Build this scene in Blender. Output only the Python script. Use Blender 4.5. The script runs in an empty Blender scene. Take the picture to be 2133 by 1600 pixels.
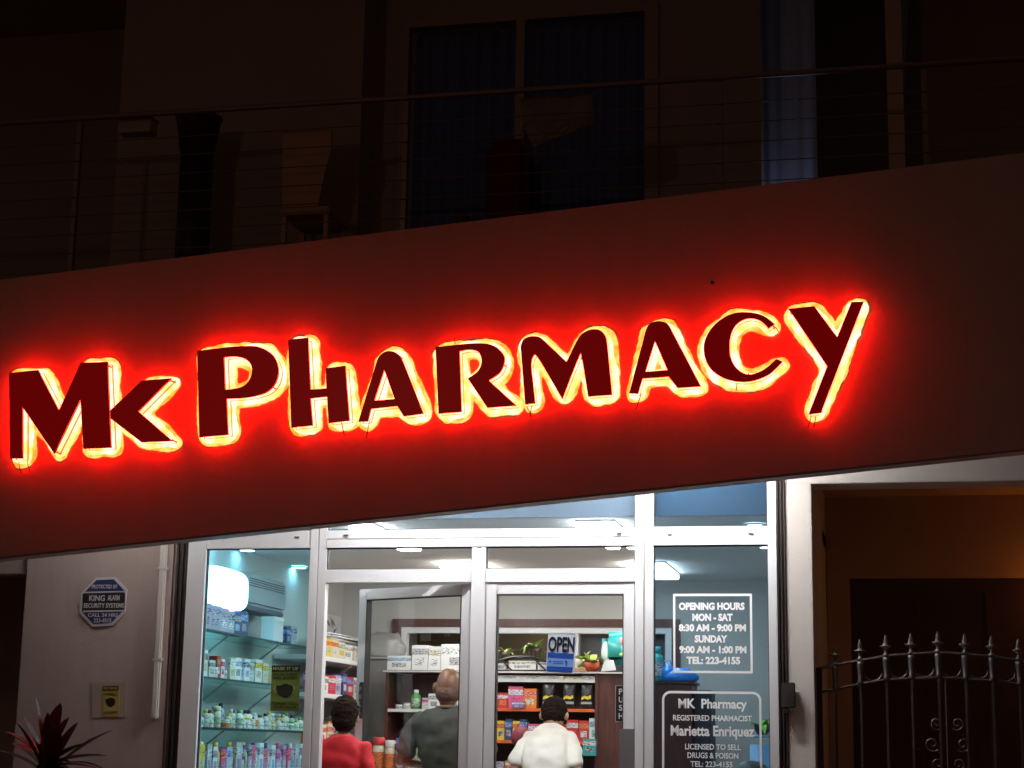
import bpy, bmesh, math, random
from mathutils import Vector, Matrix, noise
random.seed(7)
PI = math.pi; R = math.radians
sc = bpy.context.scene
col = sc.collection

# ---------------- camera ----------------
F, PW, PH = 3688.0, 2133.0, 1600.0
CAM = Vector((0, -10.5, 1.55))
cam_d = bpy.data.cameras.new('camera'); cam = bpy.data.objects.new('camera', cam_d); col.objects.link(cam)
cam_d.sensor_width = 36; cam_d.lens = F/PW*36; cam_d.clip_end = 400; cam_d.clip_start = .05
CR = (Matrix.Rotation(R(12.5), 3, 'Z') @ Matrix.Rotation(R(90+11.64), 3, 'X') @ Matrix.Rotation(R(.97), 3, 'Z'))
cam.matrix_world = Matrix.Translation(CAM) @ CR.to_4x4()
sc.camera = cam
# ---------------- world / night ----------------
w = bpy.data.worlds.new('World'); sc.world = w; w.use_nodes = True
bg = w.node_tree.nodes['Background']; bg.inputs[0].default_value = (1, .52, .36, 1); bg.inputs[1].default_value = .023
sc.view_settings.view_transform = 'Standard'; sc.view_settings.look = 'None'
sc.view_settings.exposure = 0; sc.view_settings.gamma = 1
try:
    sc.cycles.max_bounces = 8; sc.cycles.diffuse_bounces = 4; sc.cycles.transparent_max_bounces = 16
    sc.cycles.sample_clamp_indirect = 4
except Exception: pass

# ---------------- survey helpers: where a sight line meets a real plane ----------------
def _ray(px, py): return CR @ Vector(((px-PW/2)/F, -(py-PH/2)/F, -1))
def at(px, py, Y): d = _ray(px, py); return CAM + d*((Y-CAM.y)/d.y)
def atx(px, py, X): d = _ray(px, py); return CAM + d*((X-CAM.x)/d.x)
def atz(px, py, Z): d = _ray(px, py); return CAM + d*((Z-CAM.z)/d.z)

# ---------------- materials ----------------
_mc = {}
def mat(name, c, rough=.6, metal=0, nscale=0, namt=.15, bump=0, bscale=60, spec=.5, emis=None, es=0):
    if name in _mc: return _mc[name]
    m = bpy.data.materials.new(name); m.use_nodes = True; nt = m.node_tree; b = nt.nodes['Principled BSDF']
    b.inputs['Base Color'].default_value = (*c, 1); b.inputs['Roughness'].default_value = rough
    b.inputs['Metallic'].default_value = metal; b.inputs['Specular IOR Level'].default_value = spec
    tc = nt.nodes.new('ShaderNodeTexCoord')
    if nscale:
        n = nt.nodes.new('ShaderNodeTexNoise'); n.inputs['Scale'].default_value = nscale; n.inputs['Detail'].default_value = 6
        nt.links.new(tc.outputs['Object'], n.inputs['Vector'])
        mx = nt.nodes.new('ShaderNodeMix'); mx.data_type = 'RGBA'
        mx.inputs['A'].default_value = (*[max(0, v*(1-namt)) for v in c], 1); mx.inputs['B'].default_value = (*[min(1, v*(1+namt)) for v in c], 1)
        nt.links.new(n.outputs['Fac'], mx.inputs['Factor']); nt.links.new(mx.outputs['Result'], b.inputs['Base Color'])
    if bump:
        n2 = nt.nodes.new('ShaderNodeTexNoise'); n2.inputs['Scale'].default_value = bscale; n2.inputs['Detail'].default_value = 5
        nt.links.new(tc.outputs['Object'], n2.inputs['Vector'])
        bp = nt.nodes.new('ShaderNodeBump'); bp.inputs['Strength'].default_value = bump; bp.inputs['Distance'].default_value = .01
        nt.links.new(n2.outputs['Fac'], bp.inputs['Height']); nt.links.new(bp.outputs['Normal'], b.inputs['Normal'])
    if emis:
        b.inputs['Emission Color'].default_value = (*emis, 1); b.inputs['Emission Strength'].default_value = es
    _mc[name] = m; return m
def glass(name, tint, gl=.06):
    if name in _mc: return _mc[name]
    m = bpy.data.materials.new(name); m.use_nodes = True; nt = m.node_tree; nt.nodes.clear()
    o = nt.nodes.new('ShaderNodeOutputMaterial'); t = nt.nodes.new('ShaderNodeBsdfTransparent'); g = nt.nodes.new('ShaderNodeBsdfGlossy')
    t.inputs[0].default_value = (*tint, 1); g.inputs['Roughness'].default_value = .02
    mx = nt.nodes.new('ShaderNodeMixShader'); mx.inputs[0].default_value = gl
    nt.links.new(t.outputs[0], mx.inputs[1]); nt.links.new(g.outputs[0], mx.inputs[2]); nt.links.new(mx.outputs[0], o.inputs[0])
    _mc[name] = m; return m
def wood(name, c1, c2):
    if name in _mc: return _mc[name]
    m = bpy.data.materials.new(name); m.use_nodes = True; nt = m.node_tree; b = nt.nodes['Principled BSDF']
    tc = nt.nodes.new('ShaderNodeTexCoord'); mp = nt.nodes.new('ShaderNodeMapping'); mp.inputs['Scale'].default_value = (14, 14, 1.5)
    n = nt.nodes.new('ShaderNodeTexNoise'); n.inputs['Scale'].default_value = 3; n.inputs['Detail'].default_value = 8; n.inputs['Distortion'].default_value = 1.2
    r = nt.nodes.new('ShaderNodeValToRGB'); r.color_ramp.elements[0].position = .35; r.color_ramp.elements[1].position = .7
    r.color_ramp.elements[0].color = (*c1, 1); r.color_ramp.elements[1].color = (*c2, 1)
    nt.links.new(tc.outputs['Object'], mp.inputs[0]); nt.links.new(mp.outputs[0], n.inputs['Vector']); nt.links.new(n.outputs['Fac'], r.inputs[0])
    nt.links.new(r.outputs[0], b.inputs['Base Color']); b.inputs['Roughness'].default_value = .4
    _mc[name] = m; return m
def cmat(c, rough=.5): return mat('paint_%d_%d_%d' % tuple(int(v*255) for v in c), c, rough)

M_plaster = mat('plaster_fascia', (.56, .47, .42), .85, nscale=1.3, namt=.08, bump=.12, bscale=70)
def streaks(m, amt):
    nt = m.node_tree; b = nt.nodes['Principled BSDF']; src = b.inputs['Base Color'].links[0].from_socket
    tc = nt.nodes.new('ShaderNodeTexCoord'); mp = nt.nodes.new('ShaderNodeMapping'); mp.inputs['Scale'].default_value = (5, 5, .55)
    n = nt.nodes.new('ShaderNodeTexNoise'); n.inputs['Scale'].default_value = 1.3; n.inputs['Detail'].default_value = 4; n.inputs['Roughness'].default_value = .65
    r = nt.nodes.new('ShaderNodeValToRGB'); r.color_ramp.elements[0].position = .38; r.color_ramp.elements[1].position = .60
    r.color_ramp.elements[0].color = (1-amt, 1-amt*1.05, 1-amt*1.1, 1); r.color_ramp.elements[1].color = (1, 1, 1, 1)
    mx = nt.nodes.new('ShaderNodeMix'); mx.data_type = 'RGBA'; mx.blend_type = 'MULTIPLY'; mx.inputs['Factor'].default_value = 1
    nt.links.new(tc.outputs['Object'], mp.inputs[0]); nt.links.new(mp.outputs[0], n.inputs['Vector']); nt.links.new(n.outputs['Fac'], r.inputs[0])
    nt.links.new(src, mx.inputs['A']); nt.links.new(r.outputs[0], mx.inputs['B']); nt.links.new(mx.outputs['Result'], b.inputs['Base Color'])
streaks(M_plaster, .05)
M_wall = mat('plaster_wall', (.40, .32, .29), .9, nscale=1.7, namt=.14, bump=.12, bscale=70)
streaks(M_wall, .06)
M_pier = mat('plaster_pier', (.62, .57, .52), .85, nscale=2.2, namt=.07, bump=.14, bscale=70)
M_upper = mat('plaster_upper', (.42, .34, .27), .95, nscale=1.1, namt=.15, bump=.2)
M_alu = mat('white_aluminium', (.74, .74, .75), .32, nscale=5, namt=.04)
M_rubber = mat('black_gasket', (.015, .015, .015), .6)
M_dark = mat('dark_steel', (.03, .022, .02), .5, nscale=20, namt=.3)
M_steel = mat('steel', (.42, .40, .38), .35, metal=1)
M_wood = wood('mahogany', (.062, .018, .014), (.115, .036, .026))
M_int = mat('interior_paint', (.50, .49, .46), .8, nscale=2, namt=.04)
M_ceil = mat('ceiling_paint', (.80, .79, .78), .8, nscale=3, namt=.04)
M_white = mat('white_plastic', (.78, .78, .78), .4)
M_black = mat('black_plastic', (.012, .012, .012), .4)
M_clear = glass('clear_glass', (.975, .98, .975), .04)
M_shelfglass = glass('shelf_glass', (.72, .88, .86), .12)

# ---------------- mesh helpers ----------------
def obj(name, bm, m=None, parent=None, smooth=False, loc=None):
    me = bpy.data.meshes.new(name)
    if isinstance(bm, bmesh.types.BMesh):
        bmesh.ops.recalc_face_normals(bm, faces=bm.faces); bm.to_mesh(me); bm.free()
    else: me = bm; me.name = name
    if m:
        for k in (m if isinstance(m, (list, tuple)) else [m]): me.materials.append(k)
    if smooth:
        for p in me.polygons: p.use_smooth = True
    o = bpy.data.objects.new(name, me); col.objects.link(o)
    if parent:
        o.parent = parent
    if loc is not None: o.location = loc
    return o
def tag(o, label=None, cat=None, group=None, kind=None):
    if label: o['label'] = label
    if cat: o['category'] = cat
    if group: o['group'] = group
    if kind: o['kind'] = kind
    return o
def thing(name, label, cat, loc=(0, 0, 0), group=None, rz=0):
    o = bpy.data.objects.new(name, None); col.objects.link(o); o.location = loc; o.rotation_euler.z = rz; o.empty_display_size = .05
    return tag(o, label, cat, group)
def box(bm, x0, x1, y0, y1, z0, z1, bev=0, mi=0):
    t = bmesh.new() if bev else bm
    vs = [t.verts.new((x, y, z)) for x in (x0, x1) for y in (y0, y1) for z in (z0, z1)]
    fs = []
    for f in ((0, 1, 3, 2), (4, 6, 7, 5), (0, 4, 5, 1), (2, 3, 7, 6), (0, 2, 6, 4), (1, 5, 7, 3)):
        fc = t.faces.new([vs[i] for i in f]); fc.material_index = mi; fs.append(fc)
    if bev:
        bmesh.ops.bevel(t, geom=t.edges[:], offset=bev, segments=2, affect='EDGES')
        me = bpy.data.meshes.new('t'); t.to_mesh(me); t.free(); bm.from_mesh(me); bpy.data.meshes.remove(me)
    return bm
def B(*a, **k): return box(bmesh.new(), *a, **k)
def tube(bm, pts, rad, n=10, caps=True):
    pts = [Vector(p) for p in pts]
    if not isinstance(rad, (list, tuple)): rad = [rad]*len(pts)
    rings = []
    for i, p in enumerate(pts):
        d = (pts[min(i+1, len(pts)-1)]-pts[max(i-1, 0)]).normalized()
        a = d.cross(Vector((0, 0, 1)));
        if a.length < .1: a = d.cross(Vector((0, 1, 0)))
        a.normalize(); b = d.cross(a)
        rings.append([bm.verts.new(p+(a*math.cos(2*PI*k/n)+b*math.sin(2*PI*k/n))*rad[i]) for k in range(n)])
    for i in range(len(rings)-1):
        for k in range(n):
            bm.faces.new((rings[i][k], rings[i][(k+1) % n], rings[i+1][(k+1) % n], rings[i+1][k]))
    if caps:
        bm.faces.new(rings[0]); bm.faces.new(rings[-1])
    return bm
def lathe(bm, prof, cx=0, cy=0, n=16, mi=0, sx=1, sy=1):
    rings = [[bm.verts.new((cx+r*math.cos(2*PI*k/n)*sx, cy+r*math.sin(2*PI*k/n)*sy, z)) for k in range(n)] for r, z in prof]
    for i in range(len(rings)-1):
        for k in range(n):
            f = bm.faces.new((rings[i][k], rings[i][(k+1) % n], rings[i+1][(k+1) % n], rings[i+1][k])); f.material_index = mi; f.smooth = True
    for rg in (rings[0], rings[-1]):
        f = bm.faces.new(rg); f.material_index = mi
    return bm
def ball(bm, c, r, seg=16):
    bmesh.ops.create_uvsphere(bm, u_segments=seg, v_segments=seg//2+2, radius=1, matrix=Matrix.Translation(c) @ Matrix.Diagonal((*r, 1)))
    return bm
def prism_xz(pts, y0, y1, bm=None):
    bm = bm or bmesh.new()
    a = [bm.verts.new((p[0], y0, p[1])) for p in pts]; b = [bm.verts.new((p[0], y1, p[1])) for p in pts]
    bm.faces.new(a); bm.faces.new(b[::-1]); n = len(pts)
    for i in range(n): bm.faces.new((a[i], a[(i+1) % n], b[(i+1) % n], b[i]))
    return bm
def eval_mesh(o):
    dg = bpy.context.evaluated_depsgraph_get(); dg.update()
    return bpy.data.meshes.new_from_object(o.evaluated_get(dg))
def text_obj(s, cx, cz, wd, ht, Y, m, parent, name='lettering', bold=.012, vertical=False, lean=0, font_ar=None):
    c = bpy.data.curves.new('t', 'FONT'); c.body = s; c.extrude = .0015/ max(ht, .001)*.7; c.offset = bold
    c.align_x = 'LEFT'; c.resolution_u = 3
    o = bpy.data.objects.new('t', c); col.objects.link(o)
    me = eval_mesh(o); bpy.data.objects.remove(o); bpy.data.curves.remove(c)
    xs = [v.co.x for v in me.vertices]; ys = [v.co.y for v in me.vertices]
    x0, x1, y0, y1 = min(xs), max(xs), min(ys), max(ys)
    for v in me.vertices:
        u = ((v.co.x-x0)/(x1-x0)-.5)*wd; q = ((v.co.y-y0)/(y1-y0)-.5)*ht
        v.co = (cx+u*math.cos(lean)-q*math.sin(lean), Y-(.0012 if v.co.z > 0 else 0), cz+u*math.sin(lean)+q*math.cos(lean))
    return obj(name, me, m, parent)
def smooth_poly(pts, closed=True, steps=6):
    """points (x,y) are corners, (x,y,1) lie on a smooth run"""
    out = []; n = len(pts)
    for i in range(n):
        p1 = pts[i]; p2 = pts[(i+1) % n]; out.append((p1[0], p1[1]))
        if len(p1) == 3 or len(p2) == 3:
            p0 = pts[i-1] if len(p1) == 3 else p1
            p3 = pts[(i+2) % n] if len(p2) == 3 else p2
            for k in range(1, steps):
                t = k/steps
                out.append(tuple(.5*((2*p1[j])+(-p0[j]+p2[j])*t+(2*p0[j]-5*p1[j]+4*p2[j]-p3[j])*t*t+(-p0[j]+3*p1[j]-3*p2[j]+p3[j])*t**3) for j in (0, 1)))
    return out
def outline_mesh(loops, Yc, half, off=0, bevel=0):
    """filled shape from XZ loops (first outer, then holes) as slab about Y=Yc"""
    c = bpy.data.curves.new('s', 'CURVE'); c.dimensions = '2D'; c.fill_mode = 'BOTH'; c.extrude = half; c.offset = off; c.bevel_depth = bevel
    for lp in loops:
        s = c.splines.new('POLY'); s.points.add(len(lp)-1); s.use_cyclic_u = True
        for i, p in enumerate(lp): s.points[i].co = (p[0], p[1], 0, 1)
    o = bpy.data.objects.new('s', c); col.objects.link(o); me = eval_mesh(o); bpy.data.objects.remove(o); bpy.data.curves.remove(c)
    for v in me.vertices: v.co = (v.co.x, Yc-v.co.z, v.co.y)
    return me
def dup(root, loc, label=None, group=None, rz=None, scale=None):
    r = root.copy(); col.objects.link(r); r.location = loc
    if rz is not None: r.rotation_euler.z = rz
    if scale: r.scale = scale
    if label: r['label'] = label
    if group: r['group'] = group
    for ch in list(root.children):
        c = ch.copy(); col.objects.link(c); c.parent = r
        for g in list(ch.children):
            d = g.copy(); col.objects.link(d); d.parent = c
    return r

# ======================= GROUND, STREET =======================
M_asph = mat('asphalt', (.05, .05, .05), .9, nscale=8, namt=.3, bump=.4)
M_pave = mat('paving', (.22, .20, .18), .9, nscale=4, namt=.2, bump=.3)
tag(obj('ground', B(-60, 60, -70, 60, -.3, 0), M_asph), kind='structure')
tag(obj('pavement', B(-30, 30, -3.2, 6.0, 0, .14, bev=.01), M_pave), kind='structure')
tag(obj('entrance_step', B(-4.6, -.6, -.9, -.06, .14, .27, bev=.01), M_pave), kind='structure')

# ======================= BUILDING =======================
XL, XR, YB, ZC, ZF = -4.72, -.60, 4.2, 2.94, .40
bld = thing('pharmacy_building', 'two storey plastered shop building at night with slanted fascia and balcony above', 'building', (0, 0, 0))
# lower front: left wall, piers, lintel beam
bm = bmesh.new(); xl = at(48, 1350, 0).x
box(bm, xl, -4.50, -.02, .20, .14, 3.5); obj('front_wall', bm, M_wall, bld)
obj('left_pier', B(-4.50, XL+.32, .0, .2, .14, 3.497), M_wall, bld)
obj('right_pier', B(-.66, -.506, -.02, 1.3, .14, 3.11, bev=.004), M_pier, bld)
obj('lintel_beam', B(-.66, 2.4, -.02, .25, 3.11, 3.5, bev=.004), M_pier, bld)
# porch beyond the gate
M_porch = mat('porch_paint', (.48, .30, .17), .9, nscale=1.5, namt=.1, bump=.25)
bm = bmesh.new(); pd = at(1770, 1205, 1.9)
box(bm, -.506, pd.x, 1.9, 2.05, .14, 3.5); box(bm, pd.x, 2.4, 1.9, 2.05, pd.z, 3.5)
obj('porch_wall', bm, M_porch, bld)
obj('porch_ceiling', B(-.506, 2.4, .25, 1.9, 3.3, 3.45), M_porch, bld)
obj('porch_side_wall', B(2.4, 2.55, -.02, 2.05, .14, 3.5), M_porch, bld)
obj('porch_floor', B(-.506, 2.4, .0, 2.4, .142, .2), M_pave, bld)
d = obj('door', B(pd.x+.002, 2.3, 1.915, 1.96, .2, pd.z-.002), mat('dark_door_wood', (.05, .022, .014), .5, nscale=6, namt=.3), bld)
b2 = bmesh.new(); box(b2, pd.x+.45, pd.x+.47, 1.907, 1.914, .2, pd.z-.1); box(b2, pd.x+.9, pd.x+.92, 1.907, 1.914, .2, pd.z-.1)
obj('panel_trim', b2, mat('door_trim', (.07, .03, .02), .5), d)
# left alley
obj('side_passage_wall', B(-8.5, xl, 1.6, 1.75, .14, 3.5), M_upper, bld)
obj('passage_header', B(-8.5, xl, .02, .2, at(30, 1195, .02).z, 3.5), M_wall, bld)
# soffit, balcony floor
obj('soffit', B(-8.5, 2.55, -.78, 0.25, 3.502, 3.62), M_pier, bld)
obj('balcony_floor', B(-8.5, 2.55, -.78, 3.2, 4.15, 4.27), M_upper, bld)
# interior shell
obj('interior_left_wall', B(XL-.1, XL, .21, YB, ZF, 3.4), M_int, bld)
obj('interior_right_wall', B(XR, XR+.09, .15, YB, ZF, 3.4), M_int, bld)
bm = bmesh.new()
wl, wt = at(828, 1298, YB).x, at(900, 1298, YB).z   # interior window opening
wr = at(1385, 1330, YB).x; wb = at(900, 1420, YB).z
box(bm, XL-.1, wl, YB, YB+.12, ZF, 3.4); box(bm, wr, XR+.09, YB, YB+.12, ZF, 3.4)
box(bm, wl, wr, YB, YB+.12, wt, 3.4); box(bm, wl, wr, YB, YB+.12, ZF, wb)
obj('interior_back_wall', bm, M_int, bld)
obj('interior_ceiling', B(XL-.1, XR+.09, .10, YB+1.6, ZC, ZC+.08), M_ceil, bld)
obj('ceiling_bulkhead', B(XL+.001, XR-.001, .084, .099, ZC+.002, 3.47), mat('bulkhead_paint', (.24, .25, .27), .8), bld)
obj('shop_floor', B(XL-.1, XR+.09, -.05, YB+1.6, .27, ZF), mat('floor_tile', (.6, .58, .54), .3, nscale=3, namt=.05), bld)
M_beige = mat('beige_board', (.26, .20, .14), .8, nscale=3, namt=.1)
bm = bmesh.new(); box(bm, wl-.8, wr+.4, YB+1.3, YB+1.4, ZF, ZC); box(bm, wl-.8, wl-.7, YB+.12, YB+1.3, ZF, ZC); box(bm, wr+.4, wr+.5, YB+.12, YB+1.3, ZF, ZC)
obj('back_room_wall', bm, M_beige, bld)
# interior window: brown architrave and white frame
bm = bmesh.new()
a0, a1, at0 = at(820, 1300, YB).x, at(838, 1300, YB).x, at(900, 1290, YB).z
at1 = at(900, 1306, YB).z; ar = wr+.06
box(bm, a0, a1, YB-.04, YB-.002, wb, at0); box(bm, a1, ar, YB-.04, YB-.002, at1, at0); box(bm, ar, ar+.07, YB-.04, YB-.002, wb, at0)
iw = obj('window_architrave', bm, M_wood, bld)
bm = bmesh.new(); i1 = at(850, 1300, YB).x; it = at(900, 1319, YB).z
box(bm, a1, i1, YB-.02, YB+.05, wb, at1); box(bm, i1, ar, YB-.02, YB+.05, it, at1); box(bm, ar-.05, ar, YB-.02, YB+.05, wb, it)
xm = at(1198, 1330, YB).x; box(bm, xm, xm+.03, YB-.015, YB+.04, wb, it)
obj('window_frame', bm, M_alu, iw)
obj('dark_panel', B(xm+.03, ar-.05, YB+.1, YB+.115, wb, it), mat('dark_panel', (.05, .05, .055), .4), iw)
# upper storey
YU = .6
def U(px, py=250): return at(px, py, YU).x
def UZ(px, py): return at(px, py, YU).z
ux0 = at(248, 250, .3).x; ux1 = at(752, 250, .3).x
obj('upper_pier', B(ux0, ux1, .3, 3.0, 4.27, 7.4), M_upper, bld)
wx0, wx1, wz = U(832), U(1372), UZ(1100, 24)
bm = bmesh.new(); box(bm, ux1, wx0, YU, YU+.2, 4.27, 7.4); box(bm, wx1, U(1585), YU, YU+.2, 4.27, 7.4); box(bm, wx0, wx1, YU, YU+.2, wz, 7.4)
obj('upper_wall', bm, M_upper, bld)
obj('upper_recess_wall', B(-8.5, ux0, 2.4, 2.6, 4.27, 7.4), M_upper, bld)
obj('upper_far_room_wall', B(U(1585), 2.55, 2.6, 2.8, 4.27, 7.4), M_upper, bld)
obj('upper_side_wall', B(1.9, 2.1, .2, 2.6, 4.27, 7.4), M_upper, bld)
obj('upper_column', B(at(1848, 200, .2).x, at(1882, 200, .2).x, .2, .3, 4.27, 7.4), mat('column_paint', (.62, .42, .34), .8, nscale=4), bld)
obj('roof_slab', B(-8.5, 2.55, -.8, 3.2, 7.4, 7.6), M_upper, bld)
# balcony window with curtains
M_uf = mat('upper_frame', (.42, .33, .25), .6)
bm = bmesh.new(); m0, m1 = U(1074), U(1092)
box(bm, wx0, wx0+.06, YU-.03, YU+.06, 4.27, wz); box(bm, wx1-.09, wx1, YU-.03, YU+.06, 4.27, wz)
box(bm, wx0+.06, wx1-.09, YU-.03, YU+.06, wz-.07, wz); box(bm, m0, m1, YU-.03, YU+.05, 4.27, wz-.07)
wf = obj('balcony_window', bm, M_uf, bld)
obj('pane', B(wx0+.06, wx1-.09, YU+.010, YU+.016, 4.27, wz-.07), M_clear, wf)
M_curt = mat('navy_curtain', (.07, .13, .50), .8, nscale=6, namt=.3)
def curtain(name, x0, x1, y, z0, z1, m, parent, waves, amp, ph=0):
    bm = bmesh.new(); n = waves*10; rows = []
    for z in (z0, z0+(z1-z0)*.33, z0+(z1-z0)*.66, z1):
        rows.append([bm.verts.new((x0+(x1-x0)*i/n, y+amp*math.sin(2*PI*i/10+ph+.5*math.sin(i*.13+z))*(.75+.5*noise.noise(Vector((i*.21, z, ph)))), z)) for i in range(n+1)])
    for a, b in zip(rows, rows[1:]):
        for i in range(n): bm.faces.new((a[i], a[i+1], b[i+1], b[i]))
    return obj(name, bm, m, parent, smooth=True)
cu = curtain('curtain', wx0+.06, wx1-.05, YU+.16, 4.3, wz-.02, M_curt, None, 15, .05)
tag(cu, 'pleated navy blue curtain behind the dark balcony window', 'curtain')
# pale curtain panel beside the dark balcony doorway
M_pale = mat('pale_curtain', (.42, .50, .70), .8, nscale=3, namt=.12)
cu2 = curtain('curtain', at(1585, 200, .9).x, at(1700, 200, .9).x, .9, 4.3, 7.38, M_pale, None, 4, .012, 1)
tag(cu2, 'pale blue curtain panel hanging beside the dark balcony doorway', 'curtain')
bm = bmesh.new(); q = [at(1876, -20, .45), at(1894, -20, .45), at(1886, 110, .45), at(1884, 215, .45), at(1879, 110, .45)]
tag(obj('curtain', prism_xz([(p.x, p.z) for p in q], .45, .462), mat('grey_cloth', (.30, .33, .34), .8, nscale=5), None), 'narrow grey cloth hanging right of the thin balcony column', 'curtain'); bm.free()
lp = bpy.data.lights.new('balcony_fill_light', 'AREA'); lp.energy = 1.0; lp.color = (.62, .70, 1); lp.size = .12  # unseen bluish fill added to brighten the foot of the pale curtain
lo = bpy.data.objects.new('balcony_fill_light', lp); col.objects.link(lo); lo.location = (at(1645, 300, .9).x, .76, 4.60)
lo.rotation_euler = (R(152), 0, 0)

# ======================= FASCIA =======================
YFa = -.90
pb0, pb1, pt0, pt1 = at(0, 1160, YFa), at(2133, 935, YFa), at(0, 583, YFa), at(2133, 318, YFa)
def lx(a, b, x): t = (x-a.x)/(b.x-a.x); return a.z+(b.z-a.z)*t
fx0, fx1 = -6.6, 2.2
fas = thing('slanted_fascia', 'broad slanted plaster fascia band carrying the glowing red letters above the shopfront', 'fascia', (0, 0, 0))
obj('band', prism_xz([(fx0, lx(pb0, pb1, fx0)), (fx1, lx(pb0, pb1, fx1)), (fx1, lx(pt0, pt1, fx1)), (fx0, lx(pt0, pt1, fx0))], YFa, YFa+.12), M_plaster, fas)
obj('bottom_trim', prism_xz([(fx0, lx(pb0, pb1, fx0)-.012), (fx1, lx(pb0, pb1, fx1)-.012), (fx1, lx(pb0, pb1, fx1)-.001), (fx0, lx(pb0, pb1, fx0)-.001)], YFa+.004, YFa+.13), mat('trim', (.33, .26, .24), .6), fas)
h = at(1484, 589, YFa); bmh = bmesh.new()
tube(bmh, [(h.x, YFa-.006, h.z), (h.x, YFa+.002, h.z)], .010, 12); obj('screw_hole', bmh, M_black, fas)

# ======================= SIGN LETTERS =======================
def z1(p): return (p[0]*.45, 560+p[1]*.45)
def z2(p): return (900+p[0]*.46882, 540+p[1]*.46882)
YL = YFa-.096   # front face of the letters
def L(pts, f): return [((*f(p), 1) if len(p) == 3 else f(p)) for p in pts]
LET = {
 'M': (z1, [[(42,482),(175,468),(272,655),(372,435),(497,430),(513,828),(385,833),(372,604),(250,855),(103,640),(103,878),(45,878)]]),
 'k': (z1, [[(510,655),(655,517),(792,506),(640,660),(798,797),(654,803),(512,694)]]),
 'P': (z1, [[(912,380),(1050,362),(1130,357,1),(1200,362,1),(1262,398,1),(1288,460,1),(1278,522,1),(1235,570,1),(1150,595,1),(1048,602),(1055,768),(922,780)],
            [(1036,410),(1085,406,1),(1135,418,1),(1164,452,1),(1158,505,1),(1120,545,1),(1042,560)]]),
 'h': (z1, [[(1333,328),(1425,318),(1437,558),(1510,553),(1507,460),(1598,448),(1617,703),(1520,714),(1513,592),(1437,600),(1447,725),(1348,735)]]),
 'A': (z1, [[(1658,708),(1740,440),(1755,405,1),(1785,383,1),(1820,383,1),(1850,402,1),(1870,440),(1960,670),(1868,683),(1838,635),(1717,648),(1702,706)],
            [(1732,610),(1778,468),(1826,602)]]),
 'R': (z2, [[(15,390),(195,373,1),(275,385,1),(318,425,1),(320,465,1),(298,507,1),(252,538),(375,650),(245,660),(158,530),(203,497,1),(220,452,1),(204,412,1),(165,402,1),(122,409),(131,678),(28,686)]]),
 'M2': (z2, [[(393,388),(405,358,1),(435,343,1),(475,345,1),(505,368),(597,455),(640,368),(665,332,1),(705,312,1),(745,315,1),(770,340,1),(778,378),(800,602),(693,610),(664,438,1),(650,440,1),(578,622),(472,442,1),(448,434,1),(440,472),(458,640),(413,645)]]),
 'A2': (z2, [[(875,595),(948,320),(965,288,1),(1005,275,1),(1045,286,1),(1068,322),(1195,565),(1090,572),(1050,522),(935,530),(915,598)],
             [(948,500),(990,365),(1045,492)]]),
 'C': (z2, [[(1523,288),(1470,250,1),(1400,235,1),(1325,245,1),(1255,290,1),(1212,360,1),(1210,430,1),(1240,490,1),(1300,530,1),(1370,545,1),(1435,538,1),(1500,510,1),(1558,455),(1530,443),(1470,492,1),(1405,512,1),(1352,482,1),(1325,425,1),(1325,350,1),(1350,293,1),(1400,264,1),(1455,272,1),(1495,308)]]),
 'Y': (z2, [[(1583,220),(1698,208),(1800,345),(1863,190),(1918,188),(1728,682),(1672,690),(1755,475)]]),
}
LLAB = {
 'M': 'dark red backlit capital letter M, leftmost letter of the glowing sign',
 'k': 'dark red backlit letter k touching the first M, before the gap in the sign',
 'P': 'tall dark red backlit letter P that starts the second word of the sign',
 'h': 'dark red backlit letter h between the big P and the first A',
 'A': 'dark red backlit letter A between the h and the R',
 'R': 'dark red backlit letter R between the first A and the round shouldered M',
 'M2': 'dark red backlit round shouldered letter M between the R and the second A',
 'A2': 'dark red backlit letter A between the second M and the C',
 'C': 'dark red backlit letter C between the second A and the y',
 'Y': 'dark red backlit letter y with long tail, last letter of the sign'}
M_face = mat('red_acrylic', (.30, .008, .010), .35, emis=(1, .0, .006), es=.10)
M_ret = mat('letter_return', (.10, .008, .008), .5)
M_led = mat('red_led', (.8, .1, .05), .5, emis=(1, .0018, .0004), es=96)
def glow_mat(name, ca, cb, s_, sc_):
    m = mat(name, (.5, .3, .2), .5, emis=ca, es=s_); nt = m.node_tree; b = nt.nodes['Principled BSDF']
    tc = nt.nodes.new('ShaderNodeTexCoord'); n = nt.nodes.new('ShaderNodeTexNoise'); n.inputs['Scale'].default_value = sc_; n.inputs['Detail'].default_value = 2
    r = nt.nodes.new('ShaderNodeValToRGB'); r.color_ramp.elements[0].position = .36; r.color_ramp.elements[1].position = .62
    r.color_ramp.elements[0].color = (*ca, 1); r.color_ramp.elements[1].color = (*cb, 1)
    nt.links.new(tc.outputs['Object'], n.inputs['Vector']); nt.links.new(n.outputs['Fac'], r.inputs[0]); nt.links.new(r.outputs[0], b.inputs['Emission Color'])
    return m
M_halo = glow_mat('halo_glow', (1, .62, .14), (1, .92, .62), 1.5, 11)  # glowing colours that stand in for the halo of light round the letters
M_halo_rim = glow_mat('halo_rim_glow', (1, .34, .02), (1, .72, .16), 1.2, 16)
M_halo_edge = glow_mat('halo_edge_glow', (1, .03, .0), (1, .24, .01), 1.15, 22)
import numpy as np
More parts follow.
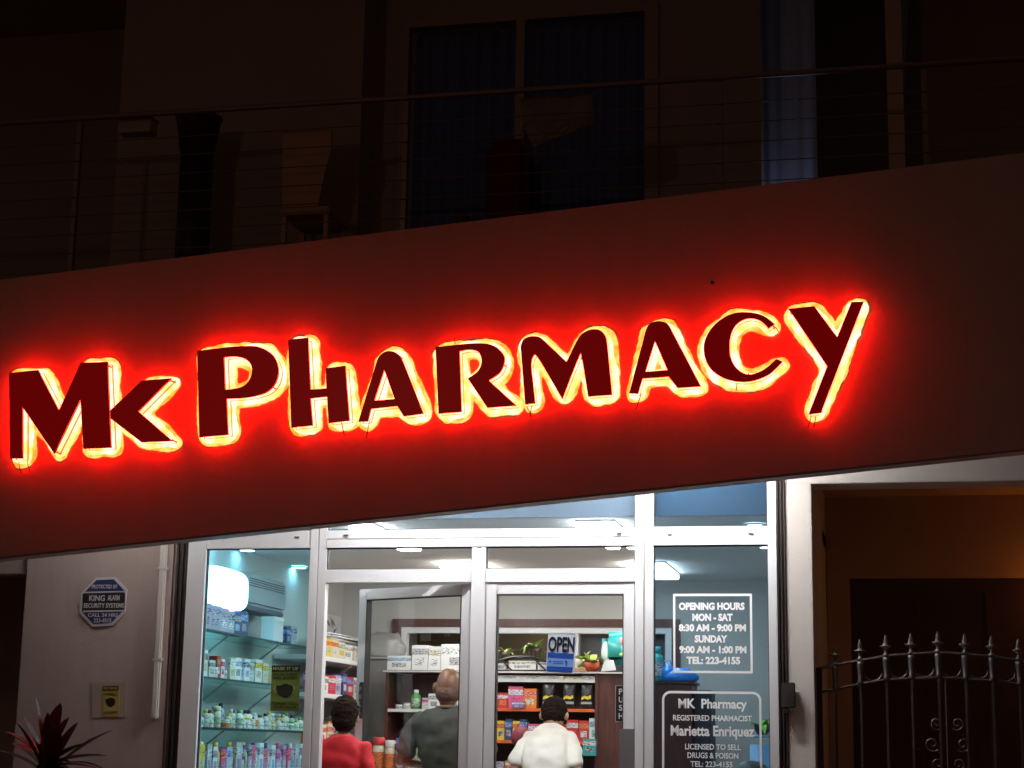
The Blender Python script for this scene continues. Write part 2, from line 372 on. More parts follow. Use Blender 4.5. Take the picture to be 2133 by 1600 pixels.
def grown_plate(loops, d, y0, y1, seed=0, step=.0065):
    """solid plate whose outline runs a distance d outside the given loops"""
    P = np.array([p for lp in loops for p in lp]); m_ = d+3*step
    xs = np.arange(P[:, 0].min()-m_, P[:, 0].max()+m_, step); zs = np.arange(P[:, 1].min()-m_, P[:, 1].max()+m_, step)
    gx, gz = np.meshgrid(xs, zs, indexing='ij'); dist = np.full(gx.shape, 9.0); ins = np.zeros(gx.shape, bool)
    for lp in loops:
        for i in range(len(lp)):
            ax, az = lp[i-1]; bx, bz = lp[i]; ex, ez = bx-ax, bz-az; l2 = ex*ex+ez*ez
            if l2 < 1e-12: continue
            t = np.clip(((gx-ax)*ex+(gz-az)*ez)/l2, 0, 1); dist = np.minimum(dist, np.hypot(gx-ax-t*ex, gz-az-t*ez))
            c_ = (az > gz) != (bz > gz)
            if ez: ins ^= c_ & (gx < ex*(gz-az)/ez+ax)
    f = np.where(ins, -dist, dist)-d
    for i in range(f.shape[0]):
        for j in range(f.shape[1]):
            if abs(f[i, j]) < .05: f[i, j] -= .017*noise.noise(Vector((xs[i]*9, zs[j]*9, seed)))+.005*noise.noise(Vector((xs[i]*34, zs[j]*34, seed)))
    bm = bmesh.new(); V = {}
    def vert(key, x, z):
        if key not in V: V[key] = bm.verts.new((x, y1, z))
        return V[key]
    nx, nz = f.shape
    for i in range(nx-1):
        for j in range(nz-1):
            cs = [(i, j), (i+1, j), (i+1, j+1), (i, j+1)]; fv = [f[c] for c in cs]
            if min(fv) >= 0: continue
            poly = []
            for k in range(4):
                a, b = cs[k], cs[(k+1) % 4]; fa, fb = fv[k], fv[(k+1) % 4]
                if fa < 0: poly.append(vert(a, xs[a[0]], zs[a[1]]))
                if (fa < 0) != (fb < 0):
                    t = fa/(fa-fb); ky = (min(a, b), max(a, b))
                    poly.append(vert(ky, xs[a[0]]+(xs[b[0]]-xs[a[0]])*t, zs[a[1]]+(zs[b[1]]-zs[a[1]])*t))
            if len(poly) >= 3:
                try: bm.faces.new(poly)
                except ValueError: pass
    r = bmesh.ops.extrude_face_region(bm, geom=bm.faces[:])
    for v in r['geom']:
        if isinstance(v, bmesh.types.BMVert): v.co.y = y0
    return bm
def soften(lp, step=.012, it=7):
    out = []; n = len(lp)
    for i in range(n):
        a, b = Vector(lp[i]), Vector(lp[(i+1) % n]); k = max(1, int((b-a).length/step))
        out += [a.lerp(b, j/k) for j in range(k)]
    for _ in range(it): out = [(out[i-1]+out[i]*2+out[(i+1) % len(out)])/4 for i in range(len(out))]
    return [(p.x, p.y) for p in out]
WIRES = {'h': [((712, 880), (717, 907))], 'A': [((772, 872), (763, 912))], 'M2': [((1097, 846), (1107, 868)), ((1108, 846), (1104, 866))], 'A2': [((1336, 820), (1325, 852))], 'Y': [((1690, 866), (1683, 890)), ((1699, 868), (1695, 889))], 'C': [((1535, 800), (1533, 814)), ((1612, 680), (1622, 692))], 'R': [((946, 706), (948, 716))], 'M': [((40, 962), (44, 985)), ((58, 960), (62, 982))]}
for k, (f, loops) in LET.items():
    lps = []
    for lp_ in loops:
        pts = smooth_poly(L(lp_, f))
        lps.append([(lambda p: (p.x, p.z))(at(x, y, YL)) for x, y in pts])
    cx = sum(p[0] for p in lps[0])/len(lps[0]); cz = sum(p[1] for p in lps[0])/len(lps[0])
    t = thing('sign_letter', LLAB[k], 'sign letter', (cx, YFa, cz), 'red backlit letters of the shop sign')
    lo_ = [[(p[0]-cx, p[1]-cz) for p in lp_] for lp_ in lps]
    obj('letter_face', outline_mesh(lo_, YL+.006-YFa, .006), M_face, t)
    obj('letter_back', outline_mesh(lo_, YL+.0165-YFa, .004, off=-.002), M_ret, t)
    sl_ = [soften(lp_) for lp_ in lo_]
    obj('halo_rim_plate', grown_plate(sl_, .040, -.0032, -.0008, cx), M_halo_rim, t)  # light halo on the plaster, shaped as an emissive plate
    obj('glow_body', grown_plate(sl_, .026, -.007, -.0036, cx+3), M_halo, t)  # paler inner part of the halo, also an emissive plate
    for pa, pb_ in WIRES.get(k, ()):
        A_, B_ = at(*pa, YFa-.02), at(*pb_, YFa-.008); bm = bmesh.new()
        tube(bm, [(A_.x-cx, -.024, A_.z-cz), ((A_.x+B_.x)/2-cx+.003, -.03, (A_.z+B_.z)/2-cz), (B_.x-cx, -.004, B_.z-cz)], .0028, 6); obj('wire', bm, M_dark, t)
    # led ribbon running round behind the face
    bm = bmesh.new()
    for li, lp_ in enumerate(lo_):
        n = len(lp_); area = sum(lp_[i][0]*lp_[(i+1) % n][1]-lp_[(i+1) % n][0]*lp_[i][1] for i in range(n))
        s = 1 if area > 0 else -1
        ins = []
        for i in range(n):
            p0, p1, p2 = Vector(lp_[i-1]), Vector(lp_[i]), Vector(lp_[(i+1) % n])
            d1 = (p1-p0).normalized(); d2 = (p2-p1).normalized()
            nn = (Vector((-d1.y, d1.x))+Vector((-d2.y, d2.x)))
            nn = nn.normalized() if nn.length > .05 else Vector((-d1.y, d1.x))
            ins.append(p1+nn*s*(.004 if li == 0 else -.004))
        ya, yb = -.0085, -.028
        for i in range(n):
            a, b = ins[i], ins[(i+1) % n]
            if (a-b).length < 1e-4: continue
            vs = [bm.verts.new(v) for v in ((a.x, ya, a.y), (b.x, ya, b.y), (b.x, yb, b.y), (a.x, yb, a.y))]
            bm.faces.new(vs)
    obj('light_strip', bm, M_led, t)
    # stand-off pins
    for i in (0, len(lo_[0])//3, 2*len(lo_[0])//3):
        p = Vector(lo_[0][i])*.95; bm = bmesh.new(); tube(bm, [(p.x, 0.0, p.y), (p.x, YL-YFa+.02, p.y)], .004, 6)
        obj('mounting_pin', bm, M_dark, t)

# ======================= SHOPFRONT =======================
sf = thing('shopfront', 'white aluminium shopfront of framed glass with a double door', 'shopfront', (0, 0, 0))
Z1, Z2, Z3, Z4, Z5 = 2.862, 2.752, 2.618, 2.536, 2.53
ZT = 3.47
def post(x0, x1, y0=-.035, y1=.035, z0=ZF, z1=ZT, seam=None):
    bm = bmesh.new()
    if seam:
        box(bm, x0, seam-.003, y0, y1, z0, z1, bev=.002); box(bm, seam+.003, x1, y0+.006, y1, z0, z1, bev=.002)
    else: box(bm, x0, x1, y0, y1, z0, z1, bev=.002)
    return obj('post', bm, M_alu, sf)
post(-4.395, -4.276); post(-3.587, -3.482, seam=-3.535); post(-2.553, -2.467, z1=Z2-.002, seam=None); post(-1.550, -1.441, seam=-1.497); post(-.764, -.712)
def rail(x0, x1, z0, z1, y0=-.030, y1=.032): return obj('rail', B(x0, x1, y0, y1, z0, z1, bev=.002), M_alu, sf)
for x0, x1 in ((-4.276, -3.587), (-1.441, -.764)): rail(x0, x1, Z2, Z1)
rail(-3.482, -1.550, Z2, Z2+.052, -.034); rail(-3.482, -1.550, Z2+.056, Z1, -.028)
rail(-3.482, -2.553, Z3-.082, Z3); rail(-2.467, -1.550, Z3-.082, Z3)
for x0, x1 in ((-4.276, -3.587), (-1.441, -.764), (-3.482, -1.550)): rail(x0, x1, 3.42, ZT)
rail(-4.276, -3.587, ZF, .5); rail(-1.441, -.764, ZF, .5)
bm = bmesh.new()
for px, py in ((466, 1121), (619, 1119), (721, 1115), (1290, 1111), (1395, 1114), (1564, 1112), (999, 1141)):
    p = at(px, py, -.03); obj('drain_slot', B(p.x-.014, p.x+.014, -.037, -.025, p.z-.003, p.z+.003), M_black, sf)
def pane(x0, x1, z0, z1, m, parent=sf, y=0, gasket=True, side=.006):
    o = obj('pane', B(x0, x1, y-.003, y+.003, z0, z1), m, parent)
    if gasket:
        g = bmesh.new(); t = side
        box(g, x0, x0+t, y-.013, y+.013, z0, z1); box(g, x1-t, x1, y-.012, y+.012, z0, z1)
        box(g, x0+t, x1-t, y-.011, y+.011, z1-t, z1); box(g, x0+t, x1-t, y-.011, y+.011, z0, z0+t)
        obj('gasket', g, M_rubber, o)
    return o
G_cy = glass('cyan_tinted_glass', (.69, .90, .965), .04); G_bl = glass('blue_tinted_glass', (.55, .66, .74), .03); G_tr = glass('grey_tinted_glass', (.76, .83, .88), .03)
pane(-4.276, -3.587, .5, Z2, G_cy); pane(-1.441, -.764, .5, Z2, G_bl)
pane(-4.276, -3.587, Z1, 3.42, G_tr); pane(-1.441, -.764, Z1, 3.42, glass('blue_transom', (.50, .63, .72), .03)); pane(-3.482, -1.550, Z1, 3.42, G_tr)
G_lt = glass('lower_transom', (.96, .94, .92), .03)
pane(-3.482, -2.553, Z3, Z2, G_lt); pane(-2.467, -1.550, Z3, Z2, G_lt)
# doors
def leaf(width, name='door'):
    """leaf in local coords: hinge at x=0, extends to -x, y centred"""
    bm = bmesh.new(); s = .066; z0, z1 = ZF+.02, Z5
    def bar(x0, x1, za, zb, q=0): box(bm, x0, x1, -.022+q, .022-q, za, zb, bev=.003)
    bar(-width, -width+s, z0, z1); bar(-s, 0, z0, z1); bar(-width+s, -s, z1-.066, z1, .0015); bar(-width+s, -s, z0, z0+.1, .0015)
    f = obj(name, bm, M_alu, sf)
    pane(-width+s, -s, z0+.1, z1-.066, M_clear, f, gasket=False)
    g = bmesh.new(); x0, x1 = -width+s, -s; za, zb = z0+.1, z1-.066; t = .005
    box(g, x0, x0+t, -.024, .024, za, zb); box(g, x1-t, x1, -.024, .024, za, zb); box(g, x0+t, x1-t, -.0235, .0235, zb-t, zb); box(g, x0+t, x1-t, -.0235, .0235, za, za+t)
    obj('gasket', g, M_rubber, f)
    return f
d2 = leaf(.905); d2.location = (-1.555, 0, 0); tag(d2, 'closed right door leaf')
d1 = leaf(.905); d1.location = (-2.557, .012, 0); d1.rotation_euler.z = -R(DOOR_ANGLE := 25); tag(d1, 'left door leaf standing open inwards')
# grey lock plate on the closed leaf
hp = B(-.066-.030, -.012, -.032, -.0225, 0, 0) if False else None
p0, p1 = at(1291, 1518, -.03), at(1322, 1600, -.03)
obj('pull_plate', B(p0.x+1.555, p1.x+1.555+.002, -.034, -.0225, p0.z-.55, p0.z, bev=.003), mat('grey_metal', (.30, .30, .31), .4, metal=.6), d2)
# black pull handle on the open leaf
obj('pull_handle', B(-.905+.05, -.905+.082, -.05, -.0245, 1.72, 1.945, bev=.004), M_black, d1)
def vertical_word(word, x, ztop, step, hgt, wd, Y, m, parent):
    for i, ch in enumerate(word):
        text_obj(ch, x, ztop-step*(i+.5), wd, hgt, Y, m, parent, 'lettering', .02)
M_ltx = mat('sign_white', (.75, .75, .72), .5)
psh = thing('push_sign', 'narrow black upright sign reading PUSH on the closed door glass', 'sign', (0, 0, 0))
a, b = at(1283, 1429, -.01), at(1303, 1503, -.01)
bm = B(a.x, b.x, -.0065, -.0040, b.z, a.z); obj('plate', bm, M_black, psh)
bm = bmesh.new(); t = .004
box(bm, a.x-t, a.x, -.0065, -.004, b.z-t, a.z+t); box(bm, b.x, b.x+t, -.0065, -.004, b.z-t, a.z+t); box(bm, a.x, b.x, -.0065, -.004, a.z, a.z+t); box(bm, a.x, b.x, -.0065, -.004, b.z-t, b.z)
obj('border', bm, mat('grey_border', (.35, .34, .33), .5), psh)
vertical_word('PUSH', (a.x+b.x)/2, a.z-.008, (a.z-b.z-.016)/4, .034, .024, -.0068, M_ltx, psh)
pl = thing('pull_sign', 'small black upright sign reading PULL on the handle of the open door', 'sign', (-2.557, .012, 0)); pl.rotation_euler.z = d1.rotation_euler.z
obj('plate', B(-.905+.053, -.905+.079, -.0535, -.0505, 1.735, 1.93), M_dark, pl)
vertical_word('PULL', -.905+.066, 1.925, .046, .030, .017, -.0538, mat('dull_letters', (.35, .3, .27), .5), pl)

# ---- security shutter strips at both sides ----
for px0, px1, nm in ((374, 401, 'left'), (1619, 1634, 'right')):
    x0, x1 = at(px0+6, 1300, -.03).x, at(px1-(3 if px0 < 500 else -1), 1300, -.03).x
    if px0 > 500: x0, x1 = -.711, -.662
    else: x0, x1 = XL+.322, -4.396
    x0 = x0 if px0 > 500 else -4.475
    bm = bmesh.new(); n = 5
    for i in range(n):
        xx = x0+(x1-x0)*i/n; box(bm, xx+.001, xx+(x1-x0)/n-.001, -.030+(i % 2)*.012, .05, .16, 3.48)
    g = thing('folding_gate', ('folded black security gate left of the cyan window' if nm == 'left' else 'folded black security gate beside the bright right pier'), 'security gate', (0, 0, 0))
    obj('bars', bm, M_dark, g)
    if nm == 'right':
        a, b = at(1638, 1422, -.06), at(1657, 1474, -.06)
        bm = B(a.x-.03, b.x, -.075, -.034, b.z, a.z, bev=.005); obj('lock_box', bm, M_dark, g)
        bm = bmesh.new(); box(bm, a.x-.015, a.x+.012, -.07, -.034, b.z-.035, b.z-.002, bev=.003); obj('latch', bm, M_dark, g)

# ---- conduit ----
cd = thing('conduit', 'white plastic conduit running down the wall left of the shopfront', 'conduit', (0, 0, 0))
a, b = at(341, 1135, -.045), at(322, 1498, -.045); xx = (a.x+b.x)/2
obj('pipe', B(xx-.021, xx+.021, -.058, -.0205, b.z, 3.49, bev=.008), M_pier, cd)
for z in (2.62, 2.05): obj('clip', B(xx-.030, xx+.030, -.0605, -.0205, z, z+.018, bev=.003), M_pier, cd)

# ---- octagonal alarm sign ----
M_navy = mat('navy_paint', (.015, .022, .11), .4); M_dull = mat('dull_white', (.50, .48, .50), .5)
oc = thing('alarm_sign', 'blue and white octagonal sign on the left wall', 'sign', (0, 0, 0))
ctr = at(215, 1255, -.03); s = 108/110*.001
k = (at(265, 1255, -.03).x-at(165, 1255, -.03).x)/100
def OP(px, py): p = at(px, py, -.03); return (p.x, p.z)
def z7(x, y): return (160+x*.075, 1195+y*.075)
octp = [(530,110),(1060,90),(1390,440),(1340,1060),(980,1440),(430,1475),(70,1080),(130,520)]
obj('plate', prism_xz([OP(*z7(*p)) for p in octp], -.030, -.021), M_dull, oc)
def shrink(pts, f): cx = sum(p[0] for p in pts)/len(pts); cy = sum(p[1] for p in pts)/len(pts); return [(cx+(p[0]-cx)*f, cy+(p[1]-cy)*f) for p in pts]
obj('blue_field', prism_xz([OP(*z7(*p)) for p in shrink(octp, .90)], -.0315, -.0303), M_navy, oc)
obj('black_band', prism_xz([OP(*z7(*p)) for p in ((165,560),(1345,535),(1325,1000),(160,1020))], -.0328, -.0317), M_black, oc)
bm = bmesh.new()
for q in (((205,505),(1325,480),(1330,515),(195,545)), ((170,1030),(1320,1010),(1310,1050),(175,1070))): prism_xz([OP(*z7(*p)) for p in q], -.0331, -.0320, bm)
obj('stripe', bm, M_dull, oc)
def octext(s_, x0, x1, yc, h_):
    a = at(*z7(x0, yc), -.033); b = at(*z7(x1, yc), -.033)
    text_obj(s_, (a.x+b.x)/2, (a.z+b.z)/2, b.x-a.x, h_*.075*k, -.0332, M_dull, oc, 'lettering', .02, lean=math.atan2(b.z-a.z, b.x-a.x))
octext('PROTECTED BY', 420, 1130, 360, 100); octext('KING', 345, 780, 680, 150); octext('ALARM', 860, 1190, 670, 140)
octext('SECURITY SYSTEMS', 190, 1310, 885, 120); octext('CALL 24 HRS', 310, 1140, 1150, 95); octext('223-4515', 465, 960, 1300, 110)

# ---- yellow mask notice in plastic sleeve on left wall ----
nt_ = thing('mask_notice', 'small yellow mask notice in a clear sleeve on the left wall', 'notice', (0, 0, 0))
def NP(x, y): p = at(180+x/16, 1410+y/16, -.03); return (p.x, p.z)
obj('sleeve', prism_xz([NP(*p) for p in ((150,180),(1330,170),(1290,1330),(180,1360))], -.024, -.0215), mat('sleeve', (.36, .30, .25), .25), nt_)
obj('paper', prism_xz([NP(*p) for p in ((530,290),(1090,285),(1070,1320),(560,1320))], -.0262, -.0243), mat('yellow_paper', (.42, .33, .07), .7), nt_)
obj('header', prism_xz([NP(*p) for p in ((535,295),(1085,290),(1080,455),(535,465))], -.0275, -.0264), mat('brown_ink', (.10, .05, .03), .7), nt_)
mask = [(620,740),(700,745),(740,705,1),(800,690,1),(880,710,1),(950,760),(945,900,1),(880,970,1),(800,1005,1),(700,950,1),(655,870,1)]
obj('mask_symbol', prism_xz([NP(*p[:2]) for p in smooth_poly(mask)], -.0277, -.0264), M_black, nt_)
def nt_text(s_, x0, x1, yc, h_, m):
    a = NP(x0, yc); b = NP(x1, yc); text_obj(s_, (a[0]+b[0])/2, (a[1]+b[1])/2, b[0]-a[0], h_/16*k, -.0279, m, nt_, 'lettering', .015)
nt_text('NO MASK', 570, 1050, 380, 80, mat('yellow_paper', (0, 0, 0))); nt_text('FACE MASK', 570, 1060, 555, 70, mat('brown_ink', (0, 0, 0))); nt_text('REQUIRED', 600, 1040, 1180, 70, mat('brown_ink', (0, 0, 0)))

# ---- green mask poster inside left window ----
gp = thing('mask_poster', 'green face mask poster with black header inside the cyan window', 'poster', (0, 0, 0))
GY = -.006
def GP(x, y): p = at(550+x/13.33, 1370+y/13.33, GY); return (p.x, p.z)
M_green = mat('green_paper', (.135, .20, .035), .6); M_ink = mat('black_ink', (.008, .010, .006), .6); M_lgreen = mat('pale_green', (.32, .38, .16), .6)
obj('paper', prism_xz([GP(*p) for p in ((215,220),(1010,215),(965,1480),(170,1480))], GY, GY+.0018), M_green, gp)
obj('header', prism_xz([GP(*p) for p in ((215,215),(1010,210),(1000,385),(215,390))], GY-.0018, GY-.0004), M_ink, gp)
mk = [(340,780),(470,775),(530,740,1),(605,715,1),(680,745,1),(800,785),(800,880,1),(770,990,1),(690,1080,1),(580,1115,1),(470,1060,1),(385,980,1)]
obj('mask_symbol', prism_xz([GP(*p[:2]) for p in smooth_poly(mk)], GY-.002, GY-.0004), M_ink, gp)
bm = bmesh.new()
for sx_ in (-1, 1):
    c_ = (570+sx_*210, 890); pr = None
    for i in range(9):
        an = -1.1+2.2*i/8; q = (c_[0]+sx_*70*math.cos(an), c_[1]+110*math.sin(an)); P_ = GP(*q)
        if pr: tube(bm, [(pr[0], GY-.001, pr[1]), (P_[0], GY-.001, P_[1])], .0022, 5)
        pr = P_
obj('ear_loop', bm, M_lgreen, gp)
def gtext(s_, x0, x1, yc, h_, m):
    a = GP(x0, yc); b = GP(x1, yc); text_obj(s_, (a[0]+b[0])/2, (a[1]+b[1])/2, b[0]-a[0], h_/13.33*k, GY-.0021, m, gp, 'lettering', .02)
gtext('MASK IT UP', 250, 960, 305, 85, M_lgreen); gtext('NO FACE MASK', 260, 960, 455, 60, M_ink); gtext('NO ENTRY', 280, 940, 560, 65, M_ink)
gtext('THANK YOU', 230, 900, 1250, 55, M_ink); gtext('STAY SAFE', 280, 900, 1370, 55, M_ink)

# ---- OPEN sign ----
op = thing('open_sign', 'white and blue OPEN sign hanging on the closed door glass', 'sign', (0, 0, 0))
OY = .008
def PP(x, y): p = at(1110+x/10.157, 1300+y/10.157, OY); return (p.x, p.z)
M_card = mat('sign_card', (.62, .66, .76), .5); M_blue = mat('sign_blue', (.01, .07, .42), .5); M_lblue = mat('sign_light_blue', (.20, .36, .70), .5); M_nav2 = mat('sign_navy', (.008, .012, .035), .5)
obj('card', prism_xz([PP(*p) for p in ((325,200),(930,225),(860,1055),(270,1030))], OY, OY+.002), M_card, op)
obj('blue_band', prism_xz([PP(*p) for p in ((320,600),(870,630),(860,750),(310,710))], OY-.002, OY-.0004), M_blue, op)
obj('pale_band', prism_xz([PP(*p) for p in ((310,712),(860,752),(850,915),(300,890))], OY-.002, OY-.0004), M_lblue, op)
obj('blue_band', prism_xz([PP(*p) for p in ((300,892),(850,917),(830,1025),(290,990))], OY-.002, OY-.0004), M_blue, op)
a = PP(330, 425); b = PP(885, 440); kk = b[0]-a[0]
text_obj('OPEN', (a[0]+b[0])/2, (a[1]+b[1])/2, kk, 285/10.157*k, OY-.0022, M_nav2, op, 'lettering', .03, lean=-.03)
bm = bmesh.new()
for q in ([(335,775),(385,770),(390,800),(350,815)], [(680,770),(720,775),(735,800),(725,880),(690,900),(700,840),(675,810)], [(430,780),(640,790),(640,812),(430,802)], [(430,820),(640,832),(640,850),(430,840)]):
    prism_xz([PP(*p) for p in q], OY-.0028, OY-.0021, bm)
obj('small_print', bm, M_blue, op)

# ---- vinyl lettering on the right window ----
M_vin = mat('white_vinyl', (.90, .90, .90), .5)
def ring_xz(outer, inner, Y0, Y1):
    bm = bmesh.new(); n = len(outer); lay = []
    for Y in (Y0, Y1): lay.append(([bm.verts.new((p[0], Y, p[1])) for p in outer], [bm.verts.new((p[0], Y, p[1])) for p in inner]))
    for i in range(n):
        j = (i+1) % n
        for o_, i_ in lay: bm.faces.new((o_[i], o_[j], i_[j], i_[i]))
        for q in (0, 1): bm.faces.new((lay[0][q][i], lay[0][q][j], lay[1][q][j], lay[1][q][i]))
    return bm
def rrect(x0, x1, z0, z1, r, n=6):
    pts = []
    for cx_, cz_, a0_ in ((x1-r, z1-r, 0), (x0+r, z1-r, 90), (x0+r, z0+r, 180), (x1-r, z0+r, 270)):
        for i in range(n+1): an = R(a0_+90*i/n); pts.append((cx_+r*math.cos(an), cz_+r*math.sin(an)))
    return pts
VY = -.0055
hs = thing('opening_hours_lettering', 'white opening hours lettering inside a square frame on the right window', 'window lettering', (0, 0, 0))
a, b = at(1402, 1237, VY), at(1568, 1403, VY)
obj('border', ring_xz(rrect(a.x, b.x, b.z, a.z, .006), rrect(a.x+.013, b.x-.013, b.z+.013, a.z-.014, .003), VY-.001, VY), M_vin, hs)
def vt(s_, x0, x1, yc, h_, par, bold=.03):
    a = at(x0, yc, VY); b = at(x1, yc, VY); text_obj(s_, (a.x+b.x)/2, at((x0+x1)/2, yc, VY).z, b.x-a.x, h_*k, VY, M_vin, par, 'lettering', bold)
for s_, x0, x1, yc in (('OPENING HOURS', 1414, 1551, 1263), ('MON - SAT', 1442, 1526, 1286), ('8:30 AM - 9:00 PM', 1414, 1554, 1308), ('SUNDAY', 1447, 1515, 1331), ('9:00 AM - 1:00 PM', 1415, 1555, 1353.5), ('TEL: 223-4155', 1430, 1542, 1376)):
    vt(s_, x0, x1, yc, 13.5, hs, .05)
ls = thing('licence_lettering', 'white pharmacy name and licence lettering in a round cornered frame', 'window lettering', (0, 0, 0))
a, b = at(1379, 1439, VY), at(1588, 1640, VY)
obj('border', ring_xz(rrect(a.x, b.x, b.z, a.z, .05), rrect(a.x+.013, b.x-.013, b.z+.013, a.z-.014, .038), VY-.001, VY), M_vin, ls)
vt('MK  Pharmacy', 1413, 1556, 1469, 22, ls); vt('REGISTERED PHARMACIST', 1402, 1566, 1496, 10, ls, .02); vt('Marietta Enriquez', 1397, 1571, 1526, 24, ls, .03)
vt('LICENSED TO SELL', 1427, 1543, 1556, 10, ls, .02); vt('DRUGS & POISON', 1432, 1538, 1574, 10, ls, .02); vt('TEL: 223-4155', 1438, 1526, 1592, 10, ls, .02)

# ======================= LAMPS =======================
def tubem(name, c, s): return mat(name, (.9, .9, .9), .5, emis=c, es=s)
M_tube = tubem('tube_glow', (1, .98, .94), 27)
M_down = tubem('downlight_glow', (.92, .97, 1), 30)
def luminaire(x0, x1, y0, y1, label, twin=False, m=M_tube):
    t = thing('ceiling_light', label, 'ceiling light', ((x0+x1)/2, (y0+y1)/2, ZC), 'ceiling lights of the shop'); hx, hy = (x1-x0)/2, (y1-y0)/2
    obj('housing', B(-hx-.008, hx+.008, -hy-.008, hy+.008, -.012, -.001, bev=.003), M_white, t)
    if twin:
        g = .028
        for s_ in (-1, 1): obj('glow_body', B(min(s_*g, s_*hx), max(s_*g, s_*hx), -hy, hy, -.050, -.013, bev=.006), m, t)
    else: obj('glow_body', B(-hx, hx, -hy, hy, -.050, -.013, bev=.006), m, t)
p = atz(729, 1089, ZC); q = atz(765, 1087, ZC)
luminaire(p.x, q.x+.02, p.y-.02, p.y+1.2, 'white batten light on the ceiling near the front left of the shop')
p = atz(1201, 1083, ZC); q = atz(1278, 1083, ZC); luminaire(p.x, q.x, p.y, p.y+1.2, 'twin tube ceiling light nearest the closed door', True)
p = atz(917, 1170, ZC); q = atz(990, 1170, ZC); luminaire(p.x, q.x, p.y, p.y+.9, 'ceiling light further back above the open door')
p = atz(1306, 1170, ZC); q = atz(1384, 1170, ZC); luminaire(p.x, q.x, p.y, p.y+.9, 'ceiling light further back by the right window')
for px, py, lb in ((515, 1147, 'round recessed downlight nearest the cyan window top'), (623, 1183, 'round recessed downlight above the left shelves'), (716, 1217, 'round recessed downlight seen over the open door'), (1573, 1095, 'round recessed downlight above the right window transom'), (1599, 1141, 'small round downlight at the top corner of the right window')):
    p = atz(px, py, ZC-.012)
    t = thing('downlight', lb, 'downlight', (p.x, p.y, ZC), 'recessed downlights of the shop')
    bm = bmesh.new(); lathe(bm, [(.052, -.012), (.045, -.001)], n=20); obj('lens', bm, M_down if px > 650 else tubem('cool_downlight_glow', (.40, .82, 1), 40), t)
    bm = bmesh.new()
    for i in range(24):
        a0_, a1_ = 2*PI*i/24, 2*PI*(i+1)/24
        vs = [bm.verts.new((r_*math.cos(t_), r_*math.sin(t_), z_)) for r_, t_, z_ in ((.053, a0_, -.013), (.053, a1_, -.013), (.068, a1_, -.002), (.068, a0_, -.002))]; bm.faces.new(vs)
    obj('trim_ring', bm, M_white, t)
# batten lamps under the soffit, behind the fascia
def batten(x0, x1, s, lb, nm):
    t = thing('soffit_light', lb, 'soffit light', ((x0+x1)/2, -.50, 3.50), 'batten lights under the canopy'); hx = (x1-x0)/2
    obj('housing', B(-hx, hx, -.04, .04, -.03, -.001, bev=.004), M_white, t)
    obj('tube', B(-hx+.03, hx-.03, -.015, .015, -.06, -.031, bev=.006), tubem(nm, (.97, .98, 1), s), t)
batten(-1.75, -.95, 470, 'batten light under the canopy over the right door and window', 'soffit_tube_a')
batten(-4.9, -4.4, 90, 'unseen batten light added under the canopy to brighten the left wall', 'soffit_fill_c')  # extra unseen lamp, added to lift the left wall
batten(-3.1, -2.4, 330, 'batten light under the canopy over the open door', 'soffit_tube_b')
# orange porch lamp at the right, street lamp glow
t = thing('porch_lamp', 'amber wall lamp on the right side of the gated porch', 'lamp', (1.12, 1.88, 2.62))
bm = bmesh.new(); lathe(bm, [(.02, -.08), (.055, -.05), (.06, .02), (.04, .06), (.015, .075)], n=16, cy=-.08); obj('globe', bm, tubem('amber_glow', (1, .33, .06), 19), t)
obj('bracket', B(-.04, .04, -.02, .0, -.12, .06, bev=.004), M_dark, t)
t = thing('back_room_fill', 'hidden lamp added to light the back room behind the interior window', 'lamp', (-2.6, YB+.7, ZC))  # unseen fill added so the beige back room is lit
obj('glow_body', B(-.5, .5, -.1, .1, -.05, -.001), tubem('back_room_fill_glow', (1, .95, .85), 7), t)
sl = bpy.data.lights.new('street_lamp_light', 'POINT'); sl.energy = 55; sl.color = (1, .55, .36); sl.shadow_soft_size = .25
so = bpy.data.objects.new('street_lamp_light', sl); col.objects.link(so); so.location = (-6.5, -13, 5.5)

# ======================= WALL SHELVES =======================
SX = -4.383
shelf_z = {1: 2.275, 2: 1.972, 3: 1.652, 4: 1.345}
LBS = {1: 'top', 2: 'second', 3: 'third', 4: 'bottom'}
M_brk = mat('bracket_metal', (.45, .47, .48), .35, metal=.8)
for n_, z in shelf_z.items():
    t = thing('glass_shelf', '%s glass shelf on the wall behind the cyan window' % LBS[n_], 'shelf', (SX, 0, z), 'glass shelves behind the cyan window')
    obj('board', B(XL+.005-SX, 0, .28, 2.42, -.010, 0), M_shelfglass, t)
    obj('edge_strip', B(.001, .006, .28, 2.42, -.013, .001), mat('shelf_edge', (.02, .05, .05), .3), t)
    for y in (.75, 1.75):
        bm = bmesh.new(); tube(bm, [(XL+.01-SX, y, -.25), (-.02, y, -.014)], .007, 6); obj('bracket', bm, M_brk, t)
shelfB = {'upper': atx(705, 1371, SX).z, 'middle': atx(705, 1447, SX).z, 'lower': atx(705, 1552, SX).z}
for n_, z in shelfB.items():
    t = thing('wall_shelf', '%s white wall shelf seen left of the open door' % n_, 'shelf', (SX, 0, z), 'white wall shelves left of the open door')
    obj('board', B(XL+.005-SX, 0, 2.50, 4.15, -.035, 0, bev=.003), M_white, t)
    for y in (2.7, 3.5):
        bm = bmesh.new(); tube(bm, [(XL+.01-SX, y, -.27), (-.02, y, -.034)], .010, 6); obj('bracket', bm, M_brk, t)

